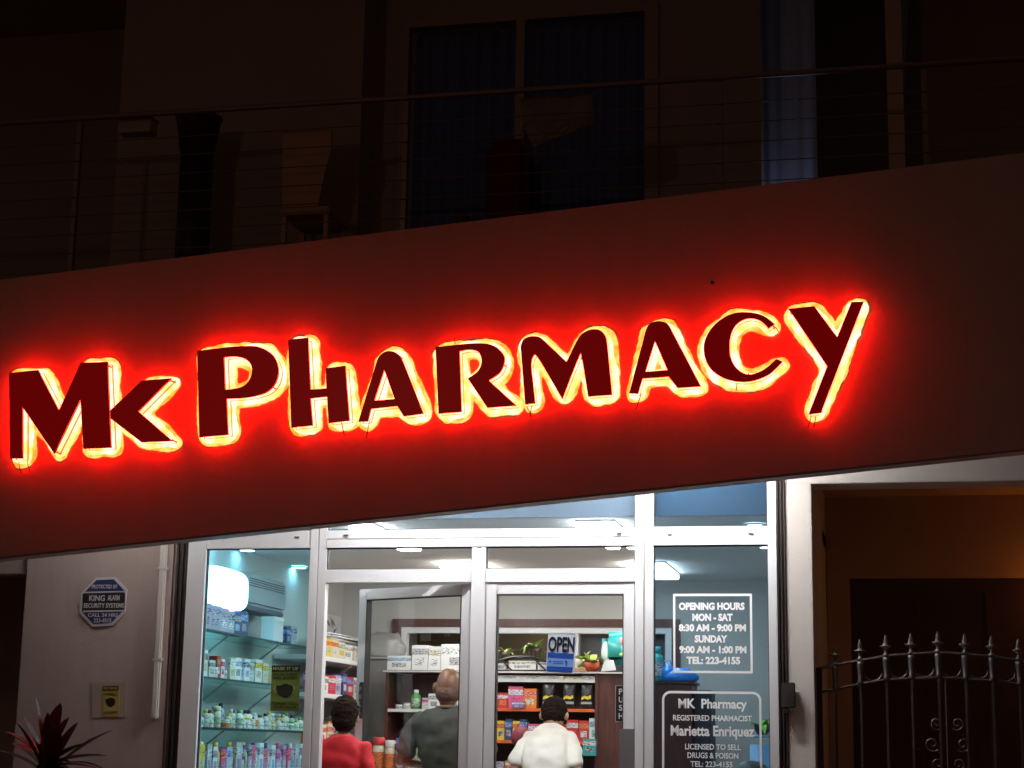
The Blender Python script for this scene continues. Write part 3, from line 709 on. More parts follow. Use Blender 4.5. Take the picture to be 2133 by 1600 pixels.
# ======================= PRODUCTS =======================
CN = {'white': (.74, .74, .72), 'cream': (.66, .60, .45), 'grey': (.34, .35, .37), 'purple': (.20, .14, .30), 'dark blue': (.03, .05, .16), 'blue': (.05, .14, .50),
      'pale blue': (.35, .50, .68), 'red': (.55, .03, .03), 'pink': (.65, .10, .25), 'green': (.07, .30, .08), 'pale green': (.42, .58, .38), 'yellow': (.70, .52, .05),
      'orange': (.75, .20, .03), 'brown': (.16, .06, .03), 'black': (.015, .015, .018), 'lilac': (.42, .34, .52), 'teal': (.04, .38, .38), 'silver': (.50, .50, .50)}
LBL = {}
def uniq(lb):
    LBL[lb] = LBL.get(lb, 0)+1
    return lb
def bottle(c1, c2, c3, h=.13, r=.026):
    t = bpy.data.objects.new('bottle', None); col.objects.link(t)
    bm = bmesh.new(); lathe(bm, [(r*.92, 0), (r, .006), (r, h*.66), (r*.8, h*.74), (r*.42, h*.80), (r*.42, h*.84)], n=14); obj('body', bm, cmat(CN[c1], .3), t, smooth=False)
    bm = bmesh.new(); lathe(bm, [(r*.5, h*.82), (r*.54, h*.83), (r*.52, h), (r*.3, h*1.002)], n=12); obj('cap', bm, cmat(CN[c2], .4), t)
    bm = bmesh.new(); lathe(bm, [(r*1.012, h*.16), (r*1.012, h*.55)], n=14)
    for f in [f for f in bm.faces if len(f.verts) > 4]: bm.faces.remove(f)
    lb_ = obj('label', bm, pmat(CN[c3]), t)
    return t
def jar(c1, c2, c3, h=.09, r=.033):
    t = bpy.data.objects.new('jar', None); col.objects.link(t)
    bm = bmesh.new(); lathe(bm, [(r*.95, 0), (r, .004), (r, h*.72), (r*.85, h*.78)], n=14); obj('body', bm, cmat(CN[c1], .3), t)
    bm = bmesh.new(); lathe(bm, [(r*.93, h*.785), (r*.95, h*.79), (r*.95, h*.98), (r*.85, h)], n=14); obj('lid', bm, cmat(CN[c2], .4), t)
    bm = bmesh.new(); lathe(bm, [(r*1.012, h*.12), (r*1.012, h*.6)], n=14)
    for f in [f for f in bm.faces if len(f.verts) > 4]: bm.faces.remove(f)
    obj('label', bm, pmat(CN[c3]), t)
    return t
def carton(c1, c2, c3, h=.14, wx=.05, wy=.08):
    t = bpy.data.objects.new('carton', None); col.objects.link(t)
    obj('body', B(-wx/2, wx/2, -wy/2, wy/2, 0, h, bev=.0015), cmat(CN[c1], .5), t)
    bm = bmesh.new(); e = .0008   # printed panels wrap front and side
    box(bm, -wx/2-e, wx/2+e, -wy/2-e, wy/2+e, h*.62, h*.86); obj('printed_band', bm, pmat(CN[c2]), t)
    bm = bmesh.new(); box(bm, -wx*.3, wx*.3, -wy/2-e, wy/2+e, h*.2, h*.5); box(bm, -wx/2-e, wx/2+e, -wy*.3, wy*.3, h*.2, h*.5); obj('printed_panel', bm, pmat(CN[c3]), t)
    return t
def pmat(c):
    nm = 'print_%d_%d_%d' % tuple(int(v*255) for v in c)
    if nm in _mc: return _mc[nm]
    m = mat(nm, c, .5); nt = m.node_tree; b = nt.nodes['Principled BSDF']; lum = sum(c)/3
    tc = nt.nodes.new('ShaderNodeTexCoord'); mp = nt.nodes.new('ShaderNodeMapping'); mp.inputs['Scale'].default_value = (30, 30, 130)
    n = nt.nodes.new('ShaderNodeTexNoise'); n.inputs['Scale'].default_value = 1.6; n.inputs['Detail'].default_value = 4
    r = nt.nodes.new('ShaderNodeValToRGB'); r.color_ramp.interpolation = 'CONSTANT'; r.color_ramp.elements[0].color = (*c, 1); r.color_ramp.elements[1].position = .55
    r.color_ramp.elements[1].color = (.05, .05, .08, 1) if lum > .3 else (.7, .68, .6, 1)
    nt.links.new(tc.outputs['Object'], mp.inputs[0]); nt.links.new(mp.outputs[0], n.inputs['Vector']); nt.links.new(n.outputs['Fac'], r.inputs[0]); nt.links.new(r.outputs[0], b.inputs['Base Color'])
    return m
_pc = {}
def product(kind, cs, dims, loc, label, cat, group, rz=0):
    key = (kind, cs, dims); lb = uniq(label)
    if key in _pc: return dup(_pc[key], loc, lb, group, rz)
    t = {'bottle': bottle, 'jar': jar, 'carton': carton}[kind](*cs, *dims); _pc[key] = t
    t.location = loc; t.rotation_euler.z = rz; tag(t, lb, cat, group); return t
KW = {'bottle': lambda c: '%s bottle with %s cap' % (c[0], c[1]), 'jar': lambda c: '%s jar with %s lid' % (c[0], c[1]), 'carton': lambda c: '%s box with %s band' % (c[0], c[1])}
ORD = ['first', 'second', 'third', 'fourth', 'fifth', 'sixth', 'seventh', 'eighth', 'ninth', 'tenth', 'eleventh', 'twelfth', 'thirteenth', 'fourteenth', 'fifteenth', 'sixteenth', 'seventeenth', 'eighteenth', 'nineteenth', 'twentieth']
def row_y(items, x, z, y0, where, group, jit=.008, start='from the left'):
    """items along a left-wall shelf (running into depth)"""
    y = y0
    seen = {}
    for i, (kind, cs, dims, gap) in enumerate(items):
        half = dims[2]/2 if kind == 'carton' else dims[1]
        y += half
        ds = KW[kind](cs); seen[ds] = seen.get(ds, 0)+1
        tot = sum(1 for it in items if KW[it[0]](it[1]) == ds)
        lab = '%s %s' % (ds, where) if tot == 1 else '%s %s from left %s' % (ORD[seen[ds]-1], ds, where)
        product(kind, cs, dims, (x+random.uniform(-jit, jit), y, z+.001), lab, kind if kind != 'carton' else 'box', group, random.uniform(-.1, .1))
        y += half+gap
def row_x(items, y, z, x0, where, group, start='from the left'):
    x = x0; seen = {}
    for i, (kind, cs, dims, gap) in enumerate(items):
        half = dims[1]/2 if kind == 'carton' else dims[1]
        x += half; ds = KW[kind](cs); seen[ds] = seen.get(ds, 0)+1
        tot = sum(1 for it in items if KW[it[0]](it[1]) == ds)
        lab = '%s %s' % (ds, where) if tot == 1 else '%s %s from left %s' % (ORD[seen[ds]-1], ds, where)
        product(kind, cs, dims, (x, y+random.uniform(-.006, .006), z+.001), lab, kind if kind != 'carton' else 'box', group, random.uniform(-.05, .05))
        x += half+gap
c = 'carton'; bt = 'bottle'; jr = 'jar'
row_y([(c, ('lilac', 'purple', 'grey'), (.17, .10, .15), .003), (c, ('grey', 'purple', 'lilac'), (.165, .10, .15), .003), (c, ('lilac', 'grey', 'white'), (.16, .10, .15), .003),
       (c, ('grey', 'dark blue', 'white'), (.15, .10, .13), .004), (c, ('dark blue', 'grey', 'pale blue'), (.15, .09, .13), .004), (c, ('dark blue', 'blue', 'grey'), (.17, .09, .12), .78),
       (c, ('dark blue', 'blue', 'grey'), (.12, .09, .12), .004), (c, ('grey', 'dark blue', 'pale blue'), (.14, .09, .12), .004)], SX-.08, shelf_z[1], .30, 'on the top glass shelf', 'packs on the top glass shelf')
row_y([(c, ('white', 'brown', 'cream'), (.17, .09, .09), .002), (bt, ('white', 'white', 'yellow'), (.125, .030), .004), (c, ('white', 'grey', 'silver'), (.11, .06, .08), .004), (jr, ('white', 'black', 'white'), (.09, .035), .002),
       (c, ('red', 'orange', 'white'), (.145, .06, .05), .002), (c, ('white', 'pink', 'red'), (.13, .06, .08), .004), (jr, ('white', 'grey', 'silver'), (.075, .032), .004), (c, ('cream', 'white', 'pale green'), (.14, .07, .10), .003),
       (c, ('white', 'pale blue', 'grey'), (.15, .07, .10), .003), (bt, ('white', 'grey', 'silver'), (.12, .028), .003), (c, ('white', 'dark blue', 'pale blue'), (.15, .07, .10), .003), (c, ('silver', 'grey', 'white'), (.13, .07, .10), .02),
       (c, ('white', 'yellow', 'cream'), (.16, .07, .12), .003), (c, ('cream', 'yellow', 'white'), (.14, .07, .12), .004), (c, ('grey', 'pale green', 'yellow'), (.14, .07, .12), .004), (bt, ('cream', 'white', 'yellow'), (.13, .03), .004), (c, ('cream', 'grey', 'white'), (.14, .07, .12), .004), (c, ('silver', 'yellow', 'cream'), (.13, .07, .14), .004)], SX-.06, shelf_z[2], .30, 'on the second glass shelf', 'goods on the second glass shelf')
it3 = []
cc = [('cream', 'black', 'pale green'), ('white', 'brown', 'white'), ('cream', 'white', 'orange'), ('white', 'green', 'pale green'), ('pale green', 'white', 'white'), ('cream', 'yellow', 'white'), ('white', 'black', 'silver'), ('cream', 'yellow', 'pale green')]
for i in range(38):
    cs = cc[random.randrange(8)]; kd = random.choice((bt, bt, jr))
    it3.append((kd, cs, ((.085+.014*random.randrange(4), random.choice((.020, .024, .028))) if kd == bt else (.055+.012*random.randrange(3), random.choice((.028, .034)))), random.choice((.001, .004, .012))))
row_y(it3, SX-.045, shelf_z[3], .30, 'on the third glass shelf', 'small bottles along the third glass shelf', jit=.02)
it3b = [(bt, ('white', 'black', 'silver'), (.16, .028), .06), (bt, ('grey', 'white', 'white'), (.15, .032), .30), (jr, ('white', 'white', 'silver'), (.145, .034), .02), (bt, ('pale blue', 'black', 'white'), (.165, .028), .34), (bt, ('pale green', 'white', 'cream'), (.13, .026), .12), (bt, ('silver', 'grey', 'white'), (.13, .026), .34), (jr, ('silver', 'white', 'white'), (.12, .045), .06), (jr, ('silver', 'grey', 'cream'), (.12, .04), .05)]
row_y(it3b, SX-.14, shelf_z[3], .36, 'in third glass shelf back row', 'taller bottles in the back row of the third glass shelf')
it4 = []
c4 = [('pink', 'red', 'white'), ('lilac', 'pink', 'white'), ('silver', 'white', 'lilac'), ('yellow', 'yellow', 'cream'), ('white', 'purple', 'lilac'), ('lilac', 'dark blue', 'white'), ('dark blue', 'blue', 'white'), ('pale blue', 'blue', 'white'), ('white', 'silver', 'pale blue'), ('white', 'pale blue', 'lilac'), ('silver', 'white', 'pink'), ('pink', 'red', 'lilac'), ('lilac', 'white', 'pale blue')]
for i in range(27):
    cs = c4[random.randrange(13)]; it4.append((c if i % 3 != 2 else bt, cs, ((.17+.015*random.randrange(4), .07, random.choice((.06, .085, .10))) if i % 3 != 2 else (.215, .032)), .005))
row_y(it4, SX-.05, shelf_z[4], .28, 'on the bottom glass shelf', 'packs on the bottom glass shelf')
# bay left of the open door
row_y([(c, ('grey', 'silver', 'white'), (.11, .09, .16), .01), (c, ('yellow', 'orange', 'cream'), (.14, .09, .16), .004), (c, ('cream', 'orange', 'white'), (.14, .09, .16), .004), (c, ('cream', 'pale green', 'yellow'), (.13, .09, .16), .01), (c, ('white', 'cream', 'silver'), (.12, .09, .2), .01), (c, ('cream', 'silver', 'white'), (.12, .09, .2), .01)], SX-.06, shelfB['upper'], 2.62, 'on the upper white wall shelf', 'packs on the upper white wall shelf')
row_y([(c, ('pink', 'white', 'red'), (.15, .09, .16), .004), (c, ('white', 'grey', 'cream'), (.13, .09, .18), .004), (c, ('red', 'white', 'pink'), (.14, .09, .17), .004), (c, ('lilac', 'white', 'dark blue'), (.15, .09, .14), .004), (c, ('dark blue', 'blue', 'white'), (.17, .09, .16), .004), (c, ('red', 'blue', 'white'), (.15, .09, .16), .004), (c, ('white', 'red', 'cream'), (.15, .09, .16), .004), (c, ('cream', 'red', 'white'), (.15, .09, .16), .004)], SX-.06, shelfB['middle'], 2.55, 'on the middle white wall shelf', 'packs on the middle white wall shelf')
row_y([(c, ('orange', 'yellow', 'white'), (.16, .09, .12), .004), (bt, ('white', 'yellow', 'orange'), (.18, .035), .004), (c, ('white', 'orange', 'red'), (.15, .09, .12), .004), (bt, ('white', 'red', 'yellow'), (.18, .035), .004), (c, ('cream', 'red', 'orange'), (.16, .09, .12), .004), (bt, ('cream', 'orange', 'white'), (.18, .035), .004), (c, ('white', 'brown', 'orange'), (.15, .09, .16), .004), (c, ('cream', 'brown', 'white'), (.15, .09, .16), .004), (bt, ('brown', 'white', 'orange'), (.17, .035), .004)], SX-.06, shelfB['lower'], 2.55, 'on the lower white wall shelf', 'goods on the lower white wall shelf')
# white rounded box stack on the upper shelf
t = thing('folded_towel_pack', 'white soft rounded pack lying over the yellow boxes on the wall shelf', 'pack', (SX-.08, 3.30, shelfB['upper']+.142))
bm = B(-.09, .09, -.42, .42, 0, .05, bev=.02); obj('body', bm, M_white, t, smooth=True)
t['label'] = 'white soft rounded pack lying over the yellow boxes on the wall shelf'
bm = bmesh.new(); box(bm, -.0905, .0905, -.03, .03, -.0005, .0505, bev=.02); obj('paper_band', bm, cmat(CN['cream']), t)

# air conditioner and light box on left wall
def wallx(px, py): return atx(px, py, XL+.22)
a = wallx(497, 1235); b = wallx(597, 1250)
zt = wallx(500, 1187).z; zb_ = wallx(500, 1255).z
t = thing('air_conditioner', 'grey wall mounted air conditioner above the glass shelves', 'air conditioner', (XL, 0, 0))
obj('body', B(.002, .22, a.y, b.y, zb_, zt, bev=.02), mat('ac_plastic', (.30, .32, .34), .45), t)
for i_ in range(4): obj('intake_slot', B(.2205, .2225, a.y+.2, b.y-.06, zt-.04-.016*i_, zt-.034-.016*i_), M_dark, t)
obj('air_flap', B(.05, .215, a.y+.04, b.y-.04, zb_-.035, zb_-.001, bev=.006), mat('ac_flap', (.07, .07, .10), .5), t)
obj('control_panel', B(.2205, .224, a.y+.10, a.y+.14, zb_+.06, zt-.06), M_dark, t)
a = wallx(424, 1235); b = wallx(508, 1235)
zt = wallx(470, 1183).z; zb_ = wallx(470, 1272).z
t = thing('light_box', 'glowing white rounded light box on the wall above the grey packs', 'light box', (XL, 0, 0))
def rbox(y0, y1, z0, z1, x0, x1, r):
    bm = bmesh.new(); pts = rrect(y0, y1, z0, z1, r, 8)
    A_ = [bm.verts.new((x0, p[0], p[1])) for p in pts]; B_ = [bm.verts.new((x1, p[0], p[1])) for p in pts]
    bm.faces.new(A_); bm.faces.new(B_); n = len(pts)
    for i in range(n): bm.faces.new((A_[i], A_[(i+1) % n], B_[(i+1) % n], B_[i]))
    return bm
bmx = bmesh.new(); bmesh.ops.create_uvsphere(bmx, u_segments=40, v_segments=24, radius=1)
for v in bmx.verts: v.co = Vector((.16+.136*math.copysign(abs(v.co.x)**.5, v.co.x), (a.y+b.y)/2+(b.y-a.y)/2*math.copysign(abs(v.co.y)**.5, v.co.y), (zt+zb_)/2+(zt-zb_)/2*math.copysign(abs(v.co.z)**.5, v.co.z)))
obj('glow_body', bmx, tubem('light_box_glow', (.42, .84, 1), 8), t, smooth=True)
obj('back_box', rbox(a.y+.05, b.y-.05, zb_+.04, zt-.04, .002, .021, .115), M_white, t)
# white lit box behind top shelf
a = atx(545, 1315, SX-.1); b = atx(588, 1315, SX-.1)
t = thing('white_carton', 'blank bright white box standing on the top glass shelf under the air conditioner', 'box', (SX-.10, (a.y+b.y)/2, shelf_z[1]+.001))
obj('body', B(-.05, .05, -.10, .10, 0, .18, bev=.004), M_white, t)
obj('lid', B(-.053, .053, -.103, .103, .15, .1825, bev=.003), cmat((.82, .82, .80)), t)
# poster figure on the left wall (grey leaf print)
a = atx(683, 1283, XL+.02); b = atx(712, 1340, XL+.02)
t = thing('wall_poster', 'pale poster with grey leaf shapes on the wall above the yellow boxes', 'poster', (XL, 0, 0))
obj('sheet', B(.002, .006, a.y-.3, b.y, b.z-.05, a.z+.02), cmat((.62, .60, .58)), t)
bm = bmesh.new(); random.seed(3)
for i in range(9):
    y_, z_ = random.uniform(a.y-.1, b.y-.12), random.uniform(b.z, a.z-.02); l_ = random.uniform(.05, .10); an = random.uniform(0, 3)
    pts = [(y_+math.cos(an)*l_, z_+math.sin(an)*l_), (y_-math.sin(an)*.018, z_+math.cos(an)*.018), (y_-math.cos(an)*l_, z_-math.sin(an)*l_), (y_+math.sin(an)*.018, z_-math.cos(an)*.018)]
    vs = [bm.verts.new((.0075+i*.0003, *p)) for p in pts]; bm.faces.new(vs)
obj('leaf_print', bm, cmat((.16, .16, .15)), t)

# ======================= DISPENSARY UNIT =======================
YD = 3.45
def DX(px, py=1450): return at(px, py, YD).x
def DZ(px, py): return at(px, py, YD).z
du = thing('dispensary_unit', 'dark brown wooden shelving unit across the back of the shop', 'shelving unit', (0, 0, 0))
dx0, dx1 = DX(806), DX(1412); zt = DZ(1100, 1398)
xs_ = [dx0, DX(990), DX(1243), dx1]
obj('top_board', B(dx0-.03, dx1+.02, YD-.03, YD+.42, zt-.022, zt, bev=.003), M_wood, du)
obj('top_edging', B(dx0-.03, dx1+.02, YD-.036, YD-.0305, zt-.016, zt-.004), cmat((.6, .55, .52)), du)
obj('back_board', B(dx0, dx1, YD+.38, YD+.40, ZF, zt-.023), M_wood, du)
for x in xs_: obj('side_panel', B(x-.012, x+.012, YD-.01, YD+.379, ZF, zt-.023), M_wood, du)
obj('front_panel', B(xs_[2]+.013, dx1-.013, YD, YD+.02, ZF, zt-.023), M_wood, du)
zs_l = DZ(900, 1478)
dsh = [('l', zs_l), ('l', DZ(900, 1545)), ('r', DZ(1100, 1415)), ('r', DZ(1100, 1476)), ('r', DZ(1100, 1543)), ('r', DZ(1100, 1612))]
for s_, z in dsh:
    xa, xb = (xs_[0]+.013, xs_[1]-.013) if s_ == 'l' else (xs_[1]+.013, xs_[2]-.013)
    o = obj('shelf', B(xa, xb, YD-.005, YD+.378, z-.016, z, bev=.002), M_wood, du)
    if z != dsh[2][1] and s_ == 'r': obj('edge_strip', B(xa, xb, YD-.012, YD-.0055, z-.022, z+.002), cmat((.70, .12, .02)), o)
    else: obj('edge_strip', B(xa, xb, YD-.012, YD-.0055, z-.022, z+.002), cmat((.72, .70, .66)), o)
# white boxes on top, left
zt1 = zt+.001
row_x([(c, ('white', 'pale blue', 'silver'), (.115, .20, .2), .006), (c, ('white', 'silver', 'white'), (.20, .13, .2), .006), (c, ('white', 'cream', 'white'), (.19, .10, .2), .006), (c, ('white', 'white', 'silver'), (.21, .36, .2), .01)], YD+.12, zt1, dx0-.01, 'on top of the brown unit', 'white boxes on the brown unit')
row_x([(jr, ('white', 'white', 'silver'), (.035, .032), .004), (jr, ('white', 'silver', 'white'), (.05, .03), .004), (bt, ('green', 'white', 'pale green'), (.155, .038), .02), (c, ('silver', 'pink', 'white'), (.09, .05, .08), .003), (c, ('white', 'silver', 'grey'), (.125, .09, .08), .004), (c, ('white', 'grey', 'pale blue'), (.13, .05, .08), .003), (c, ('pale blue', 'silver', 'white'), (.13, .09, .08), .003), (c, ('white', 'lilac', 'white'), (.13, .09, .08), .003)], YD+.05, zs_l, dx0+.06, 'on the brown unit left shelf', 'medicines on the left shelf of the brown unit')
# flat white packs on thin upper shelf
row_x([(c, ('white', 'cream', 'silver'), (.028, .19, .1), .004), (c, ('white', 'silver', 'cream'), (.028, .17, .1), .004), (c, ('cream', 'white', 'silver'), (.026, .17, .1), .004), (c, ('cream', 'yellow', 'white'), (.024, .14, .1), .004), (c, ('silver', 'grey', 'white'), (.028, .10, .1), .004)], YD+.04, dsh[2][1], DX(1036), 'lying on the narrow upper shelf', 'flat packs on the narrow upper shelf')
# bag-like snack packs and boxes on shelf 'r' 1476
z_ = dsh[3][1]
row_x([(c, ('red', 'white', 'orange'), (.12, .085, .08), .003), (c, ('pink', 'white', 'pink'), (.17, .115, .08), .003), (c, ('orange', 'red', 'cream'), (.155, .11, .08), .02)], YD+.05, z_, DX(1036), 'on the snack shelf', 'packs on the snack shelf')
row_x([(c, ('purple', 'white', 'lilac'), (.05, .10, .05), .003)], YD-.0, z_, DX(1068), 'leaning in front of the pink pack', 'packs on the snack shelf')
def snack_bag(loc, label, sc_=1.0):
    t = thing('snack_bag', label, 'snack bag', loc, 'dark crisp packets on the snack shelf'); uniq(label)
    bm = bmesh.new(); n = 8; W_, H_ = .095*sc_, .18*sc_; rows = []
    for j in range(9):
        v = j/8; zz = v*H_; puff = .025*math.sin(PI*v)**.6
        fr = [bm.verts.new(((i/n-.5)*W_*(1-.08*math.sin(PI*v)), -puff*math.sin(PI*i/n)**.7-.001-.002*noise.noise(Vector((i*.9, j*.8, loc[0]*9))), zz)) for i in range(n+1)]
        bk = [bm.verts.new(((i/n-.5)*W_*(1-.08*math.sin(PI*v)), puff*math.sin(PI*i/n)**.7+.001, zz)) for i in range(n+1)]
        rows.append((fr, bk))
    for (f0, b0), (f1, b1) in zip(rows, rows[1:]):
        for i in range(n): bm.faces.new((f0[i], f0[i+1], f1[i+1], f1[i])); bm.faces.new((b0[i], b0[i+1], b1[i+1], b1[i]))
        bm.faces.new((f0[0], b0[0], b1[0], f1[0])); bm.faces.new((f0[n], b0[n], b1[n], f1[n]))
    obj('bag', bm, mat('dark_foil', (.045, .043, .045), .28, metal=.3, nscale=30, namt=.4), t, smooth=True)
    bm = bmesh.new(); pts = [(-.035, .085), (-.015, .098), (.01, .09), (.035, .102), (.037, .078), (.012, .068), (-.012, .076), (-.036, .066)]
    prism_xz([(p[0]*sc_, p[1]*sc_) for p in pts], -.031*sc_, -.0285*sc_, bm); obj('yellow_emblem', bm, cmat(CN['yellow']), t)
    bm = bmesh.new(); box(bm, -.040*sc_, .040*sc_, -.0285*sc_, -.024*sc_, .035*sc_, .052*sc_); obj('grey_band', bm, cmat(CN['grey']), t)
    return t
for i, px in enumerate((1142, 1185, 1222)):
    snack_bag((DX(px), YD+.01, z_+.002), ['dark crisp packet behind the head of the man in white', 'dark crisp packet in the middle of the snack shelf', 'dark crisp packet at the right end of the snack shelf'][i], 1.05)
z_ = dsh[4][1]
row_x([(c, ('yellow', 'orange', 'dark blue'), (.15, .06, .08), .003), (c, ('dark blue', 'blue', 'purple'), (.165, .055, .08), .006), (c, ('yellow', 'orange', 'blue'), (.15, .06, .08), .003), (c, ('dark blue', 'blue', 'lilac'), (.165, .055, .08), .012), (c, ('pink', 'white', 'red'), (.13, .14, .08), .10), (c, ('red', 'pink', 'white'), (.13, .06, .08), .01), (c, ('red', 'white', 'pink'), (.165, .09, .08), .003), (c, ('red', 'orange', 'white'), (.16, .08, .08), .003), (c, ('white', 'pale blue', 'teal'), (.18, .10, .08), .003)], YD+.05, z_, DX(1036), 'on the brown unit lower shelf', 'boxes on the lower shelf of the brown unit')
row_x([(c, ('teal', 'white', 'dark blue'), (.13, .10, .05), .003)], YD-.04, z_-.11, DX(1218), 'at the right end below the white box', 'boxes on the lower shelf of the brown unit')
z_ = dsh[5][1]
row_x([(c, ('lilac', 'silver', 'white'), (.09, .06, .08), .01), (c, ('orange', 'white', 'red'), (.10, .12, .08), .02), (c, ('orange', 'red', 'cream'), (.10, .10, .08), .25), (c, ('cream', 'brown', 'white'), (.09, .12, .08), .02)], YD+.05, z_, DX(1036), 'on the brown unit lowest shelf', 'boxes on the lowest visible shelf')
# maroon cushion-like pack in front of the shelf
t = thing('maroon_bag', 'rounded maroon bag left of the head of the man in white', 'bag', (DX(1095), YD-.14, dsh[4][1]-.02))
bm = bmesh.new(); ball(bm, (0, 0, .045), (.085, .06, .085)); obj('body', bm, mat('maroon_cloth', (.20, .03, .05), .7, nscale=20), t, smooth=True)
bm = bmesh.new(); tube(bm, [(-.03, 0, .125), (-.02, 0, .15), (.02, 0, .15), (.03, 0, .125)], .005, 6); obj('handle', bm, cmat(CN['brown']), t)
# black wire basket with papers on the unit
t = thing('wire_basket', 'arched black wire basket of white cartons on the brown unit', 'basket', (DX(1085), YD+.08, zt1))
bm = bmesh.new(); r_ = .26; hh = .115
for y in (-.07, .07):
    tube(bm, [(-r_, y, 0)]+[(r_*-math.cos(PI*i/16), y, hh*math.sin(PI*i/16)) for i in range(1, 16)]+[(r_, y, 0)], .007, 6)
    tube(bm, [(-r_, y, .006), (r_, y, .006)], .005, 6)
    tube(bm, [(-.17, y, .09), (-.08, y, .006)], .006, 6); tube(bm, [(.09, y, .105), (.20, y, .006)], .006, 6)
for i in range(3, 14, 3): x = -r_*math.cos(PI*i/16); z_ = hh*math.sin(PI*i/16); tube(bm, [(x, -.07, z_), (x, .07, z_)], .004, 5)
obj('frame', bm, M_black, t)
bx = DX(1085)
product(c, ('white', 'cream', 'silver'), (.07, .22, .09), (bx+.0, YD+.08, zt1+.012), 'white carton lying inside the arched wire basket', 'box', 'cartons inside the wire basket')
product(c, ('silver', 'white', 'grey'), (.05, .10, .09), (bx-.18, YD+.08, zt1+.012), 'small silver carton at the left end of the wire basket', 'box', 'cartons inside the wire basket')
product(c, ('white', 'silver', 'white'), (.06, .09, .09), (bx+.17, YD+.08, zt1+.012), 'small white carton at the right end of the wire basket', 'box', 'cartons inside the wire basket')
# potted plants
def leaf_mesh(bm, base, d, l, wd, droop=.3, fold=.15, seg=5):
    d = Vector(d).normalized(); side = d.cross(Vector((0, 0, 1)))
    if side.length < .05: side = Vector((1, 0, 0))
    side.normalize(); base = Vector(base); pr = None
    for i in range(seg+1):
        t = i/seg; p = base+d*l*t+Vector((0, 0, -droop*l*t*t)); w_ = wd*math.sin(PI*min(.98, t*.9+.08))**.8*(1 if t < 1 else .05)
        row = [bm.verts.new(p-side*w_+Vector((0, 0, fold*w_))), bm.verts.new(p), bm.verts.new(p+side*w_+Vector((0, 0, fold*w_)))]
        if pr:
            bm.faces.new((pr[0], pr[1], row[1], row[0])); bm.faces.new((pr[1], pr[2], row[2], row[1]))
        pr = row
M_leaf = mat('light_leaf', (.30, .42, .12), .5, nscale=14, namt=.5); M_leaf2 = mat('bright_leaf', (.50, .60, .16), .5, nscale=14, namt=.3)
def potted(loc, label, pot, ml, n=16, s=1.0, seed=1, base=0):
    random.seed(seed); t = thing('potted_plant', label, 'plant', loc)
    bm = bmesh.new(); lathe(bm, [(.035*s, 0), (.055*s, .03*s), (.062*s, .07*s), (.055*s, .068*s), (.05*s, .06*s)], n=16); obj('pot', bm, pot, t)
    bm = bmesh.new()
    for i in range(n):
        a_ = random.uniform(0, 2*PI); e = random.uniform(.1, 1.1)
        leaf_mesh(bm, (.01*math.cos(a_), .01*math.sin(a_), .06*s), (math.cos(a_)*math.cos(e), math.sin(a_)*math.cos(e), math.sin(e)+.25), random.uniform(.09, .16)*s, .023*s, random.uniform(.2, 1.0))
    obj('foliage', bm, ml, t, smooth=True)
    return t
M_pot = cmat((.05, .03, .02)); 
potted((DX(1104), YD+.1, zt1+.118), 'potted plant with long pale leaves over the wire basket', M_pot, M_leaf, 20, 1.05, 5)
potted((DX(1046), YD+.12, zt1+.10), 'small pale leaved plant at the left edge of the closed door', M_pot, M_leaf2, 12, .8, 8)
potted((DX(1208), YD+.08, zt1+.03), 'yellow green plant just right of the OPEN sign', cmat(CN['cream']), M_leaf2, 22, .95, 11)
potted((DX(1232), YD+.02, zt1), 'trailing plant in a red pot beside the white card', cmat((.50, .08, .03)), M_leaf2, 20, 1.05, 14)
row_x([(c, ('cream', 'yellow', 'orange'), (.03, .2, .12), .0)], YD+.08, zt1, DX(1186), 'under the yellow green plant', 'boxes under the plants')
t = thing('price_card', 'folded white card standing on the brown unit under the teal pack', 'card', (DX(1266), YD-.0, zt1))
bm = prism_xz([(-.055, 0), (.065, .012), (.045, .09), (-.025, .092)], -.002, .002); obj('front_sheet', bm, M_white, t)
bm = prism_xz([(-.05, 0), (.06, .012), (.045, .088), (-.025, .09)], .004, .008); obj('back_sheet', bm, M_white, t)
t = thing('hygiene_pack', 'large teal and white soft pack on the brown unit by the door edge', 'pack', (DX(1288), YD+.14, zt1+.06))
bm = B(-.15, .17, -.09, .09, 0, .26, bev=.055); obj('wrapper', bm, mat('teal_film', (.05, .42, .42), .3, nscale=5, namt=.15), t, smooth=True)
bm = bmesh.new(); ball(bm, (.07, -.075, .13), (.075, .022, .09)); obj('white_print', bm, M_white, t, smooth=True)
bm = bmesh.new(); ball(bm, (.02, -.080, .18), (.035, .018, .035)); obj('pink_print', bm, cmat((.62, .38, .40)), t, smooth=True)
bm = bmesh.new(); ball(bm, (.05, -.092, .075), (.055, .012, .018)); obj('lime_print', bm, cmat((.45, .75, .15)), t, smooth=True)
bm = bmesh.new(); ball(bm, (-.115, -.072, .09), (.035, .022, .09)); obj('pale_print', bm, cmat((.62, .72, .72)), t, smooth=True)
